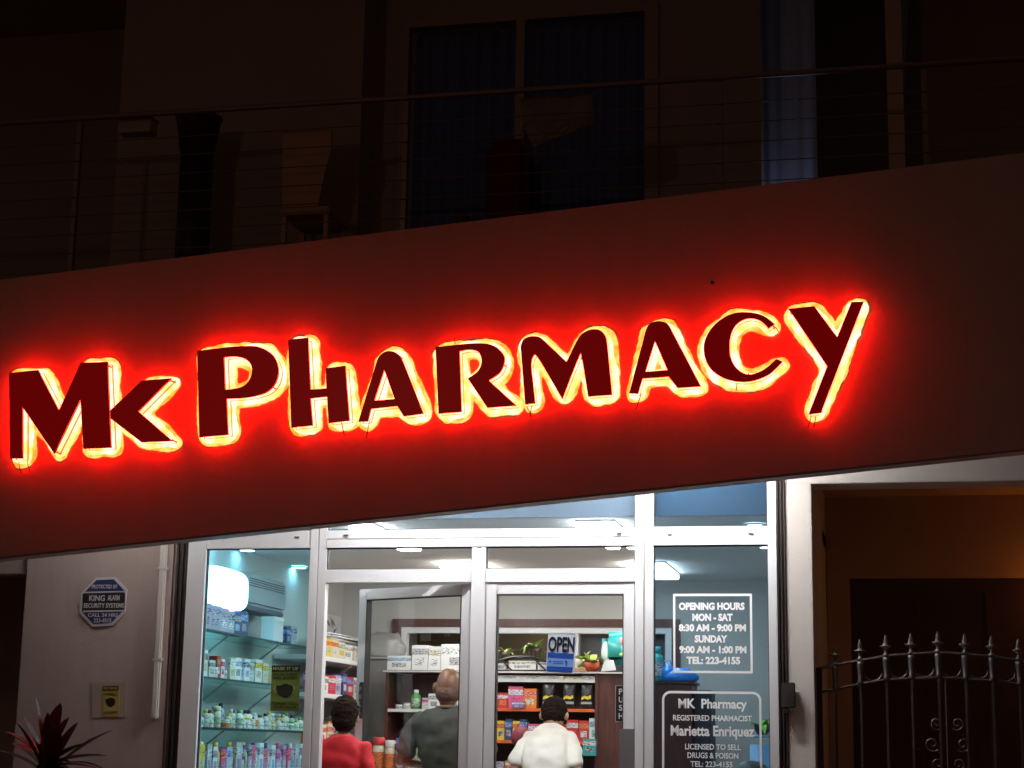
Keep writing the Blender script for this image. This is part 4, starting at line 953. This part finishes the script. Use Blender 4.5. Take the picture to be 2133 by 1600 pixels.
# notices on back room wall
nb = YB+1.298
for px0, py0, px1, py1, cx_, lb in ((852, 1320, 868, 1378, (.68, .64, .48), 'tall cream notice behind the interior window'), (876, 1318, 898, 1336, (.80, .80, .78), 'white sheet pinned behind the interior window'), (862, 1352, 882, 1375, (.40, .38, .38), 'grey sheet pinned below the white one'), (926, 1319, 938, 1326, (.6, .56, .45), 'small cream slip pinned at the top of the beige board')):
    a, b = at(px0, py0, nb), at(px1, py1, nb)
    t = thing('notice', lb, 'notice', ((a.x+b.x)/2, nb, (a.z+b.z)/2)); w2, h2 = (b.x-a.x)/2, (a.z-b.z)/2
    obj('sheet', prism_xz([(-w2, -h2), (w2, -h2*.9), (w2*.96, h2), (-w2, h2)], -.006, -.002), cmat(cx_), t)
    bm = bmesh.new(); tube(bm, [(0, -.012, h2*.85), (0, -.004, h2*.85)], .006, 8); obj('pin', bm, cmat(CN['red']), t)
# grey cabinet with a wrapped bundle at the left of the unit
a, b = at(772, 1372, 3.75), at(806, 1372, 3.75)
t = thing('grey_cabinet', 'plain grey cabinet left of the brown shelving unit', 'cabinet', (0, 0, 0))
obj('body', B(XL+.36, a.x+.3, 3.85, 4.19, ZF, a.z, bev=.004), mat('cabinet_grey', (.20, .195, .19), .5), t); obj('top_board', B(XL+.34, a.x+.32, 3.83, 4.19, a.z+.001, a.z+.02, bev=.003), mat('cabinet_top', (.30, .29, .28), .5), t)
t = thing('wrapped_bundle', 'rounded grey plastic wrapped bundle on the grey cabinet', 'bundle', (at(790, 1370, 3.95).x, 4.0, a.z+.02))
bm = bmesh.new(); ball(bm, (0, 0, .06), (.23, .14, .15), 40)
for v in bm.verts: v.co *= 1+.22*noise.noise(v.co*7)+.08*noise.noise(v.co*23)
for v in bm.verts:
    if v.co.z < 0: v.co.z = 0
obj('wrap', bm, mat('grey_film', (.28, .27, .26), .35, nscale=6, namt=.2), t, smooth=True)
bm = bmesh.new(); ball(bm, (-.06, 0, .175), (.03, .025, .02), 10); obj('knot', bm, mat('grey_film', (0, 0, 0)), t, smooth=True)

# candy jars and packs at bottom, in front of the unit
cn = thing('sales_counter', 'dark wooden sales counter in front of the shelving unit', 'counter', (0, 0, 0))
YC = 2.85; zc = at(820, 1612, YC).z
obj('top_board', B(at(770, 1600, YC).x, at(1240, 1600, YC).x, YC-.2, YC+.22, zc-.04, zc, bev=.006), M_wood, cn)
obj('body', B(at(775, 1600, YC).x, at(1235, 1600, YC).x, YC-.15, YC+.2, ZF, zc-.041), M_wood, cn)
row_x([(c, ('brown', 'cream', 'brown'), (.24, .05, .1), .004), (jr, ('cream', 'red', 'orange'), (.27, .048), .004), (jr, ('cream', 'white', 'orange'), (.25, .04), .003), (jr, ('white', 'blue', 'silver'), (.27, .040), .003), (jr, ('pale green', 'green', 'cream'), (.26, .046), .006), (jr, ('pale green', 'green', 'white'), (.25, .046), .006)], YC-.05, zc, at(766, 1560, YC).x, 'on the counter by the grey shirt', 'sweet jars on the counter')

# right window interior
a = at(1368, 1402, 2.9); b = at(1440, 1425, 2.9)
t = thing('side_cabinet', 'dark red brown cabinet seen through the blue right window', 'cabinet', (0, 0, 0))
obj('body', B(a.x-.05, b.x, 2.9, 3.3, ZF, b.z, bev=.004), M_wood, t)
e = at(1475, 1440, 3.25); obj('lower_body', B(b.x+.002, e.x+.05, 3.0, 3.3, ZF, e.z, bev=.004), cmat((.03, .03, .05)), t)
obj('top_board', B(a.x-.07, b.x+.02, 2.88, 3.3, b.z+.001, b.z+.02, bev=.003), M_wood, t)
t = thing('blue_bag', 'crumpled bright blue plastic bag on the dark cabinet in the right window', 'bag', (at(1415, 1425, 2.98).x, 2.99, b.z+.021))
bm = bmesh.new(); ball(bm, (0, 0, .03), (.14, .08, .07), 24); ball(bm, (-.09, 0, .05), (.075, .06, .075), 20)
for v in bm.verts:
    v.co *= 1+.16*noise.noise(v.co*16)
    if v.co.z < 0: v.co.z = 0
obj('film', bm, mat('blue_film', (.02, .25, .85), .3, nscale=9, namt=.3), t, smooth=True)
bm = bmesh.new(); tube(bm, [(-.10, -.02, .11), (-.12, -.02, .15), (-.07, -.02, .155), (-.05, -.02, .11)], .006, 6); obj('handle', bm, mat('blue_film', (0, 0, 0)), t)
product(bt, ('teal', 'teal', 'white'), (.26, .045), (at(1370, 1400, 2.98).x, 2.98, b.z+.021), 'tall teal spray bottle beside the blue bag', 'bottle', 'bottles on the side cabinet')
t = potted((at(1588, 1515, 1.0).x, 1.0, at(1588, 1530, 1.0).z), 'small green plant at the lower right corner of the right window', cmat((.02, .03, .05)), mat('green_leaf', (.22, .55, .06), .5, nscale=10), 18, .85, 21)
t = thing('blue_stand', 'pale blue plastic stand under the small green plant', 'stand', (at(1588, 1530, 1.0).x, 1.0, ZF))
hz = at(1588, 1530, 1.0).z-ZF
bm = bmesh.new(); lathe(bm, [(.16, 0), (.14, .02), (.075, hz*.5), (.08, hz*.95)], n=20); obj('body', bm, cmat((.20, .45, .75)), t)
bm = bmesh.new(); lathe(bm, [(.085, hz-.02), (.085, hz-.002)], n=20); obj('rim', bm, cmat((.30, .55, .80)), t)
t = thing('round_stool', 'dark rounded seat top low behind the right window', 'stool', (at(1572, 1600, .9).x, .7, ZF)); hz = at(1572, 1584, .9).z-ZF
bm = bmesh.new(); ball(bm, (0, 0, hz-.06), (.10, .10, .06), 20); obj('seat', bm, cmat((.06, .06, .05)), t, smooth=True)
bm = bmesh.new(); tube(bm, [(0, 0, .02), (0, 0, hz-.1)], .025, 10); lathe(bm, [(.16, 0), (.15, .02)], n=20); obj('leg', bm, M_steel, t)

# ======================= PEOPLE =======================
def remeshed(bm, vox, name, m, parent, fn=None, wr=0, wsc=9, smooth_it=2):
    me = bpy.data.meshes.new('t'); bmesh.ops.recalc_face_normals(bm, faces=bm.faces); bm.to_mesh(me); bm.free()
    o = bpy.data.objects.new('t', me); col.objects.link(o)
    md = o.modifiers.new('r', 'REMESH'); md.mode = 'VOXEL'; md.voxel_size = vox
    if smooth_it:
        ms = o.modifiers.new('s', 'SMOOTH'); ms.iterations = smooth_it; ms.factor = .5
    r = eval_mesh(o); bpy.data.objects.remove(o); bpy.data.meshes.remove(me)
    if wr:
        ns = [v.normal.copy() for v in r.vertices]
        for v, n_ in zip(r.vertices, ns):
            q = v.co; v.co = q+n_*wr*(noise.noise(Vector((q.x*wsc, q.y*wsc, q.z*wsc*2.2)))+.4+.5*noise.noise(q*wsc*3.1))
    if fn:
        for v in r.vertices: v.co = fn(v.co)
    return obj(name, r, m, parent, smooth=True)
def loft(bm, secs, n=28, pw=2.3):
    """secs: (z, rx, ry, cy)"""
    rings = []
    for z, rx, ry, cy in secs:
        rg = []
        for k_ in range(n):
            a_ = 2*PI*k_/n; ca, sa = math.cos(a_), math.sin(a_)
            rg.append(bm.verts.new((rx*math.copysign(abs(ca)**(2/pw), ca), cy+ry*math.copysign(abs(sa)**(2/pw), sa), z)))
        rings.append(rg)
    for a_, b_ in zip(rings, rings[1:]):
        for k_ in range(n): bm.faces.new((a_[k_], a_[(k_+1) % n], b_[(k_+1) % n], b_[k_]))
    bm.faces.new(rings[0]); bm.faces.new(rings[-1])
def capsule(bm, pts, rad, n=14):
    tube(bm, pts, rad, n)
    for p, r_ in zip(pts, rad): ball(bm, Vector(p), (r_, r_, r_), 14)
def person(loc, label, H, sw, skin, shirt, trousers, hair, lean=0, head_drop=0, head_yaw=0, rz=0, elbow_out=.06, forearm='front', hairkind='short', sleeve=.55, dep=1.0, neckf=1.0, hsc=1.0):
    """faces +Y in local space; sw = shoulder half width"""
    t = thing('person', label, 'person', loc); t.rotation_euler.z = rz
    s = H/1.75; zs = 1.44*s; zh = .92*s
    hy_, hd_ = 0, 0
    def bend(v):
        v = Vector(v)
        if v.z > zh and lean:
            t_ = min(1, (v.z-zh)/(zs-zh)); a_ = -lean*t_
            y, z = v.y, v.z-zh
            # progressive bend
            v = Vector((v.x, y*math.cos(a_)-z*math.sin(a_), zh+y*math.sin(a_)+z*math.cos(a_)))
        return v
    hc = Vector((0, .02*s, H-.118*s)); hs_ = s**.55*hsc
    def headt(v):  # head drop about neck base
        v = Vector(v); nb_ = Vector((0, 0, zs+.04*s)); q = v-nb_
        q = Matrix.Rotation(-head_drop, 3, 'X') @ (Matrix.Rotation(head_yaw, 3, 'Z') @ q); return nb_+q
    bm = bmesh.new()
    loft(bm, [(zh-.06*s, .155*s, .10*s*dep, 0), (zh, .165*s, .105*s*dep, 0), (zh+.15*s, .145*s, .095*s*dep, 0), (zs-.25*s, .165*s, .108*s*dep, 0), (zs-.12*s, sw*.86, .11*s*dep, .0), (zs-.04*s, sw*.80, .09*s*dep, -.005), (zs+.02*s, sw*.50, .07*s, -.005), (zs+.05*s, .065*s, .062*s, 0)])
    hp = []
    hb = bmesh.new()
    capsule(hb, [(0, -.005, zs-.02), (0, .0, zs+.10*s), hc-Vector((0, .005, .05*s))], [.062*s*neckf, .056*s*neckf, .055*s*neckf])
    ball(hb, hc, (.076*hs_, .096*hs_, .113*hs_), 28); ball(hb, hc+Vector((0, .030*hs_, -.062*hs_)), (.055*hs_, .058*hs_, .055*hs_), 20)
    capsule(hb, [hc+Vector((0, .092*hs_, .012)), hc+Vector((0, .112*hs_, -.024*hs_))], [.009*hs_, .014*hs_], 8)     # nose
    capsule(hb, [hc+Vector((-.045*hs_, .078*hs_, .022)), hc+Vector((0, .093*hs_, .024)), hc+Vector((.045*hs_, .078*hs_, .022))], [.010*hs_]*3, 8)   # brow
    capsule(hb, [hc+Vector((-.020*hs_, .088*hs_, -.058*hs_)), hc+Vector((.020*hs_, .088*hs_, -.058*hs_))], [.009*hs_]*2, 8)  # lips
    for sx_ in (-1, 1):
        ball(hb, hc+Vector((sx_*.087*hs_, -.004, -.010)), (.015*hs_, .022*hs_, .034*hs_), 12)
    for v in hb.verts: v.co = headt(v.co)
    me = bpy.data.meshes.new('h'); hb.to_mesh(me); hb.free(); bm.from_mesh(me); bpy.data.meshes.remove(me)
    arms = {}
    for sx_ in (-1, 1):
        S_ = Vector((sx_*sw*.84, 0, zs-.055*s)); E_ = Vector((sx_*(sw+elbow_out), -.02, zs-.33*s))
        if forearm == 'front': W_ = Vector((sx_*(sw*.75), .22*s, zs-.36*s))
        else: W_ = Vector((sx_*(sw+.03), .06, zs-.57*s))
        arms[sx_] = (S_, E_, W_)
        capsule(bm, [S_, S_.lerp(E_, .5), E_], [.052*s, .047*s, .038*s]); capsule(bm, [E_, E_.lerp(W_, .4), W_], [.038*s, .037*s, .026*s])
        d = (W_-E_).normalized(); side = Vector((-sx_, 0, 0)); side = (side-d*side.dot(d)).normalized(); nrm = d.cross(side)
        pc = W_+d*.048*s
        capsule(bm, [W_+d*.01, pc, W_+d*.078*s], [.024*s, .030*s, .026*s], 10); capsule(bm, [W_+d*.035*s+side*.018*s, W_+d*.075*s+side*.016*s], [.018*s, .017*s], 8); capsule(bm, [W_+d*.035*s-side*.018*s, W_+d*.075*s-side*.018*s], [.018*s, .016*s], 8)
        for fi, (o_, l_) in enumerate(((.032, .070), (.012, .080), (-.009, .074), (-.029, .058))):
            b0 = W_+d*.080*s+side*o_*s; b1 = b0+(d*.55+nrm*-.14*sx_+Vector((0, 0, -.25)))*l_*s*.6; b2 = b1+(d*.35+Vector((0, 0, -.75)))*l_*s*.5
            capsule(bm, [b0, b1, b2], [.0092*s, .0086*s, .0075*s], 8)
        th0 = W_+d*.030*s+side*.030*s; capsule(bm, [th0, th0+(d*.5+side*.8)*.035*s, th0+(d*.9+side*.9)*.055*s], [.012*s, .0105*s, .009*s], 8)
        # leg
        capsule(bm, [(sx_*.085*s, 0, zh-.04*s), (sx_*.09*s, .01, zh*.53), (sx_*.09*s, -.005, .09*s)], [.085*s, .056*s, .040*s])
        capsule(bm, [(sx_*.09*s, -.03*s, .045*s), (sx_*.095*s, .08*s, .035*s), (sx_*.10*s, .16*s, .028*s)], [.042*s, .036*s, .026*s], 10)
    body = remeshed(bm, .0075, 'body', skin, t, bend)
    # eyes
    for sx_ in (-1, 1):
        e = bmesh.new(); ball(e, (0, 0, 0), (.012, .008, .008), 10); 
        ob = obj('eye', e, cmat((.7, .68, .65)), t); ob.location = bend(headt(hc+Vector((sx_*.031*hs_, .086*hs_, .003))))
    # shirt
    bm = bmesh.new(); g = .020*s
    loft(bm, [(zh-.07*s, .175*s, .125*s*dep, 0), (zh+.02*s, .178*s, .125*s*dep, 0), (zh+.16*s, .168*s, .122*s*dep, -.002), (zs-.24*s, .185*s+.0, .130*s*dep, -.004), (zs-.13*s, sw*.90+g*.6, .126*s*dep, -.006), (zs-.045*s, sw*.83+g, .102*s*dep, -.008), (zs+.018*s, sw*.53+g*.5, .080*s, -.008), (zs+.044*s, .075*s, .070*s, -.004)])
    for sx_ in (-1, 1):
        S_, E_, W_ = arms[sx_]; E2 = S_.lerp(E_, sleeve*1.5 if sleeve*1.5 < 1 else 1)
        tube(bm, [S_+(S_-E_)*.05, S_.lerp(E2, .5), E2], [.060*s, .066*s, .064*s], 18); ball(bm, S_, (.062*s, .060*s, .060*s), 18)
    remeshed(bm, .011, 'shirt', shirt, t, bend, wr=.018*s, wsc=6, smooth_it=3)
    # collar
    bm = bmesh.new()
    pr = None; n = 24
    ring = [Vector((.066*s*neckf*math.cos(2*PI*i/n), .064*s*math.sin(2*PI*i/n)*neckf, zs+.045*s+.006*math.sin(2*PI*i/n))) for i in range(n+1)]
    tube(bm, ring, .007*s, 8, caps=False)
    for v in bm.verts: v.co = bend(v.co)
    obj('collar', bm, shirt, t, smooth=True)
    # trousers
    bm = bmesh.new(); loft(bm, [(zh-.14*s, .165*s, .12*s, 0), (zh-.03*s, .168*s, .118*s*dep, 0), (zh+.03*s, .165*s, .115*s*dep, 0)])
    for sx_ in (-1, 1): tube(bm, [(sx_*.085*s, 0, zh-.06*s), (sx_*.09*s, .01, zh*.53), (sx_*.09*s, -.005, .07*s)], [.098*s, .075*s, .062*s], 20)
    remeshed(bm, .013, 'trousers', trousers, t, None, wr=.006, wsc=6)
    for sx_ in (-1, 1):
        bm = bmesh.new(); capsule(bm, [(sx_*.09*s, -.03*s, .048*s), (sx_*.095*s, .08*s, .042*s), (sx_*.10*s, .165*s, .034*s)], [.050*s, .044*s, .033*s], 12)
        for v in bm.verts: v.co.z = max(0, v.co.z)
        obj('shoe', bm, M_black, t, smooth=True)
    # hair
    bm = bmesh.new()
    if hairkind == 'short':
        ball(bm, hc+Vector((0, -.010, .018)), (.085*hs_, .098*hs_, .108*hs_), 30)
        ball(bm, hc+Vector((0, -.040*hs_, -.030)), (.070*hs_, .065*hs_, .070*hs_), 24)
    elif hairkind == 'thick':
        ball(bm, hc+Vector((0, -.014, .022)), (.092*hs_, .104*hs_, .115*hs_), 30)
        ball(bm, hc+Vector((0, -.040*hs_, -.035)), (.078*hs_, .072*hs_, .078*hs_), 24)
    else:
        ball(bm, hc+Vector((0, -.022*hs_, -.050)), (.0755*hs_, .080*hs_, .066*hs_), 24)
    hm = (.009 if hairkind != 'fringe' else .0015)
    for v in bm.verts:
        if v.co.y > hc.y+.045*hs_ and v.co.z < hc.z+.05*hs_: v.co.y = hc.y+.045*hs_
        v.co = headt(v.co)
    remeshed(bm, .007, 'hair', hair, t, bend, wr=(hm if hairkind != 'fringe' else .003), wsc=40, smooth_it=1)
    return t
SK1 = mat('skin_brown', (.17, .072, .040), .42, nscale=9, namt=.12, bump=.1); SK2 = mat('skin_tan', (.40, .20, .12), .5, nscale=9, namt=.1)
M_hair = mat('black_hair', (.012, .007, .005), .85, nscale=60, namt=.5, bump=.6, bscale=180, spec=.12)
M_stub = mat('stubble', (.10, .045, .030), .7, nscale=60, namt=.3)
M_tr = mat('dark_trousers', (.03, .03, .04), .8, nscale=20)
M_red = mat('red_jersey', (.52, .008, .016), .75, nscale=40, namt=.12, bump=.15, bscale=300)
M_wsh = mat('white_jersey', (.70, .66, .60), .8, nscale=40, namt=.05, bump=.15, bscale=300)
M_gsh = mat('grey_jersey', (.032, .032, .026), .85, nscale=50, namt=.2, bump=.2, bscale=300)
pb = at(716, 1457, .14); person((pb.x, .15, ZF), 'boy with thick dark hair in a red T-shirt standing at the open door', pb.z-ZF, .155, SK2, M_red, M_tr, M_hair, hairkind='thick', head_drop=.15, head_yaw=.25, elbow_out=.03, forearm='down', dep=.9)
pm = at(931, 1394, 1.35); person((pm.x+.01, 1.35, ZF), 'bald man in a dark grey T-shirt seen through the open glass door', pm.z-ZF, .235, SK1, M_gsh, M_tr, M_stub, hairkind='fringe', head_drop=.05, elbow_out=.08, dep=1.1, neckf=1.2, hsc=1.14)
pw_ = at(1146, 1462, 1.7); person((pw_.x, 1.55, ZF), 'short haired man in a white T-shirt leaning forward at the counter', 1.575, .165, SK2, M_wsh, M_tr, M_hair, lean=.40, head_drop=.30, hairkind='short', elbow_out=.05, dep=1.1, hsc=1.1)

# ======================= GATE =======================
YG = .10
gt = thing('iron_gate', 'arched wrought iron gate with spear finials in front of the dark porch', 'gate', (0, 0, 0))
M_iron = mat('gate_iron', (.06, .045, .04), .45, metal=.4, nscale=25, namt=.4)
M_fin = mat('finial_iron', (.12, .10, .08), .45, metal=.3, nscale=30, namt=.3)
def G(px, py): p = at(px, py, YG); return Vector((p.x, YG, p.z))
top = [G(1700, 1394), G(1767, 1380), G(1851, 1366), G(1956, 1359), G(2061, 1367), G(2133, 1377), G(2220, 1398)]
low = [G(1713, 1441), G(1793, 1424), G(1851, 1416), G(1956, 1411), G(2069, 1418), G(2133, 1427), G(2220, 1446)]
def interp(cv, x):
    for a_, b_ in zip(cv, cv[1:]):
        if a_.x <= x <= b_.x: return a_.z+(b_.z-a_.z)*(x-a_.x)/(b_.x-a_.x)
    return cv[0].z if x < cv[0].x else cv[-1].z
for cv, r_ in ((top, .009), (low, .008)):
    bm = bmesh.new(); xs2 = [cv[0].x+(cv[-1].x-cv[0].x)*i/30 for i in range(31)]
    tube(bm, [(x, YG, interp(cv, x)) for x in xs2], r_, 8); obj('arched_rail', bm, M_iron, gt)
bm = bmesh.new(); x0 = G(1708, 1450).x; box(bm, x0-.018, x0+.014, YG-.02, YG+.02, .2, top[0].z, bev=.003)
x9 = top[-1].x; box(bm, x9-.016, x9+.016, YG-.02, YG+.02, .2, top[-1].z, bev=.003); box(bm, x0+.015, x9-.017, YG-.015, YG+.015, .28, .32, bev=.003); box(bm, x0+.015, x9-.017, YG-.012, YG+.012, 1.0, 1.03, bev=.003)
obj('gate_frame', bm, M_iron, gt)
bars = (1740, 1792, 1846, 1898.6, 1955, 2011, 2067, 2123, 2178)
for px in bars:
    x = G(px, 1400).x; zt_ = interp(top, x); zl_ = interp(low, x)
    bm = bmesh.new(); box(bm, x-.007, x+.007, YG-.007, YG+.007, .32, zl_); obj('bar', bm, M_iron, gt)
    bm = bmesh.new(); lathe(bm, [(.010, zl_-.004), (.022, zl_+.006), (.013, zl_+.02), (.016, (zt_+zl_)/2), (.019, zt_-.025), (.021, zt_-.006)], x, YG, 12); obj('collar', bm, mat('collar_iron', (.09, .08, .085), .45, metal=.4), gt)
    bm = bmesh.new(); z_ = zt_
    lathe(bm, [(.018, z_+.002), (.019, z_+.010), (.009, z_+.017), (.008, z_+.034), (.015, z_+.044), (.032, z_+.054), (.034, z_+.059), (.013, z_+.064), (.014, z_+.075), (.006, z_+.110), (.001, z_+.122)], x, YG, 12, sy=.6); obj('finial', bm, M_fin, gt)
def spiral(cx, cz, r0, r1, a0, a1, n=26): return [(cx+(r0+(r1-r0)*i/n)*math.cos(a0+(a1-a0)*i/n), YG, cz+(r0+(r1-r0)*i/n)*math.sin(a0+(a1-a0)*i/n)) for i in range(n+1)]
for pa, pb_ in zip(bars[1:-2], bars[2:-1]):
    xa, xb = G(pa, 1400).x, G(pb_, 1400).x; xc = (xa+xb)/2; zz = interp(low, xc)
    bm = bmesh.new(); rr = (xb-xa)*.34
    tube(bm, [(xc+rr*math.cos(a_), YG, zz+rr*.95+.006+rr*.95*math.sin(a_)) for a_ in [PI+.0+(PI)*i/14 for i in range(15)]], .005, 6)
    obj('scroll', bm, M_iron, gt)
cxg = (G(1926, 1500).x+G(2019, 1500).x)/2
for s_ in (-1, 1):
    for py, r_ in ((1507, .040), (1550, .045), (1592, .04)):
        cz = G(1970, py).z; bm = bmesh.new(); dx_ = .056 if py != 1550 else .085
        pts = [(cxg+s_*(p[0]), p[1], p[2]) for p in spiral(dx_, cz, r_, .008, -2.4, 6.0)]; tube(bm, pts, .0055, 6); obj('scroll', bm, M_iron, gt)
bm = bmesh.new(); tube(bm, [(cxg, YG-.001, interp(low, cxg)), (cxg, YG-.001, 1.03)], .007, 8); obj('centre_bar', bm, M_iron, gt)

# ======================= BALCONY RAILING =======================
YRl = -.55
zr = (at(0, 250, YRl).z+at(2133, 130, YRl).z)/2
br = thing('balcony_railing', 'thin metal cable railing along the dark balcony above the sign', 'railing', (0, 0, 0))
M_rail = mat('rail_metal', (.30, .22, .19), .4, metal=.5)
bm = bmesh.new(); tube(bm, [(-8.2, YRl, zr), (2.4, YRl, zr)], .018, 10); obj('top_rail', bm, M_rail, br)
for i in range(9):
    z = zr-.165-.122*i; bm = bmesh.new(); tube(bm, [(-8.2, YRl, z), (2.4, YRl, z)], .0035, 6); obj('cable', bm, M_rail, br)
for px in (155, 840, 1500, 1932, -500):
    x = at(px, 400, YRl).x; bm = bmesh.new(); box(bm, x-.016, x+.016, YRl+.005, YRl+.04, 4.27, zr-.012, bev=.003); obj('post', bm, M_rail, br)
# things on the balcony
def cloth(px_pts, Y, m, label, thick=.01, fold=.07):
    pts = [at(x, y, Y) for x, y in px_pts]; t = prism_xz([(p.x, p.z) for p in pts], Y, Y+thick)
    bmesh.ops.triangulate(t, faces=[f for f in t.faces if len(f.verts) > 4]); bmesh.ops.subdivide_edges(t, edges=t.edges[:], cuts=3, use_grid_fill=True)
    for v in t.verts: v.co.y += fold*noise.noise(Vector((v.co.x*7, 3, v.co.z*2)))
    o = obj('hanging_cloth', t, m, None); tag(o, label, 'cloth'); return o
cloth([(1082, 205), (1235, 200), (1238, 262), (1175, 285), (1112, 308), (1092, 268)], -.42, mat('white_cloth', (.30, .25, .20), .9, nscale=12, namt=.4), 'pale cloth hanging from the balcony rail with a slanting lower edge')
pc_ = thing('plastic_chair', 'pale brown slatted chair back standing on the balcony left of the window', 'chair', (at(635, 400, -.1).x, -.1, 4.27))
M_ch = mat('chair_plastic', (.58, .36, .24), .6, nscale=8)
z0_, z1_ = at(635, 430, -.1).z-4.27, at(635, 270, -.1).z-4.27
hw = (at(690, 300, -.1).x-at(588, 300, -.1).x)/2
bm = prism_xz([(-hw*.9, z0_), (hw*.55, z0_), (hw*.75, z0_+.2), (hw, z1_-.15), (hw*.98, z1_-.02), (hw*.6, z1_), (-hw, z1_)], 0, .03); obj('backrest', bm, M_ch, pc_)
obj('seat', B(-hw, hw, -.0, .42, z0_-.05, z0_-.001, bev=.01) if z0_ > .1 else B(-hw, hw, 0, .42, .02, .06), M_ch, pc_)
for sx_ in (-1, 1):
    for yy in (.02, .38):
        if z0_ > .12:
            obj('leg', B(sx_*hw*.85-.015, sx_*hw*.85+.015, yy, yy+.03, 0, z0_-.051), M_ch, pc_)
a, b = at(245, 248, -.5), at(312, 272, -.5)
t = thing('planter_box', 'small beige box hooked on the balcony rail at the left', 'box', ((a.x+b.x)/2, -.46, b.z)); w2 = (b.x-a.x)/2
obj('body', B(-w2, w2, -.03, .08, 0, a.z-b.z, bev=.005), mat('planter_beige', (.50, .42, .32), .8), t); obj('rim', B(-w2-.006, w2+.006, -.036, .086, a.z-b.z+.001, a.z-b.z+.012, bev=.003), mat('planter_rim', (.46, .38, .30), .8), t)
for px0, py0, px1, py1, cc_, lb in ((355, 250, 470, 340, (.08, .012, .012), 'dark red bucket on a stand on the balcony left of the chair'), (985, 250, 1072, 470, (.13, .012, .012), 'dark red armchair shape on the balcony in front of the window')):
    a, b = at(px0, py0, 0), at(px1, py1, 0)
    if px0 < 500:
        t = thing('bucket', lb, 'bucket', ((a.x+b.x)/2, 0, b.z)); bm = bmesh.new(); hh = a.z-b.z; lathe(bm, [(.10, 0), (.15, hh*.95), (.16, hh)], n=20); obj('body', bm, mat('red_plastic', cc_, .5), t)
        bm = bmesh.new(); lathe(bm, [(.11, 4.27-b.z), (.11, -.001)], n=16); obj('stand', bm, M_dark, t)
    else:
        t = thing('armchair', lb, 'armchair', ((a.x+b.x)/2, .1, 4.27)); hw = (b.x-a.x)/2; hh = a.z-4.27
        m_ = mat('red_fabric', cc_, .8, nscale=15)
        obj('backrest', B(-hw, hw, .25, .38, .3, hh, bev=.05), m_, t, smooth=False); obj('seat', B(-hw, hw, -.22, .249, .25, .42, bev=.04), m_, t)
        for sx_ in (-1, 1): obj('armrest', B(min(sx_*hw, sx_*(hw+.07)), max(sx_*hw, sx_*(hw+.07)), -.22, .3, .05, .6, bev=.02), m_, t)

# ======================= CORDYLINE =======================
random.seed(12)
yp = -1.5; pc = at(98, 1590, yp)
t = thing('cordyline_plant', 'dark red spiky cordyline plant in front of the left wall', 'plant', (pc.x, yp, .14))
M_cord = mat('cordyline_leaf', (.035, .016, .015), .5, nscale=9, namt=.6)
M_cord2 = mat('cordyline_pink', (.09, .018, .028), .55, nscale=9, namt=.4)
bm = bmesh.new(); bm2 = bmesh.new(); zc_ = pc.z-.14
tips = [(75, 1447, 0), (127, 1459, 1), (163, 1500, -1), (238, 1516, 0), (222, 1573, 1), (60, 1512, 1), (32, 1500, -1), (5, 1520, 0), (-20, 1560, 1), (100, 1478, 0), (145, 1490, 1), (190, 1545, -1), (205, 1600, 0), (20, 1545, 1), (50, 1490, 0), (200, 1530, 1), (110, 1500, -1)]
for i, (x, y, dy) in enumerate(tips):
    T_ = at(x, y, yp+dy*.12); base = Vector((random.uniform(-.03, .03), random.uniform(-.03, .03), zc_-random.uniform(.0, .10)))
    tv = Vector((T_.x-pc.x, T_.y-yp, T_.z-.14)); d = tv-base; l_ = d.length; dr = .18
    leaf_mesh(bm2 if i in (6, 9) else bm, base, d+Vector((0, 0, dr*l_)), (d+Vector((0, 0, dr*l_))).length, .030+.018*(i % 3 == 1), dr, .35, 8)
for i in range(85):
    a_ = random.uniform(0, 2*PI); e = random.uniform(-.5, .8); base = Vector((0, 0, zc_-random.uniform(0, .28)))
    leaf_mesh(bm if i % 11 else bm2, base, (math.cos(a_)*math.cos(e), math.sin(a_)*math.cos(e), math.sin(e)+.2), random.uniform(.20, .42), random.uniform(.020, .034), random.uniform(.3, 1.3), .3, 8)
obj('foliage', bm, M_cord, t, smooth=True); obj('young_leaves', bm2, M_cord2, t, smooth=True)
bm = bmesh.new(); tube(bm, [(0, 0, 0), (.02, .01, zc_*.5), (0, 0, zc_-.02)], [.03, .022, .018], 10); obj('stem', bm, cmat((.10, .07, .05)), t)
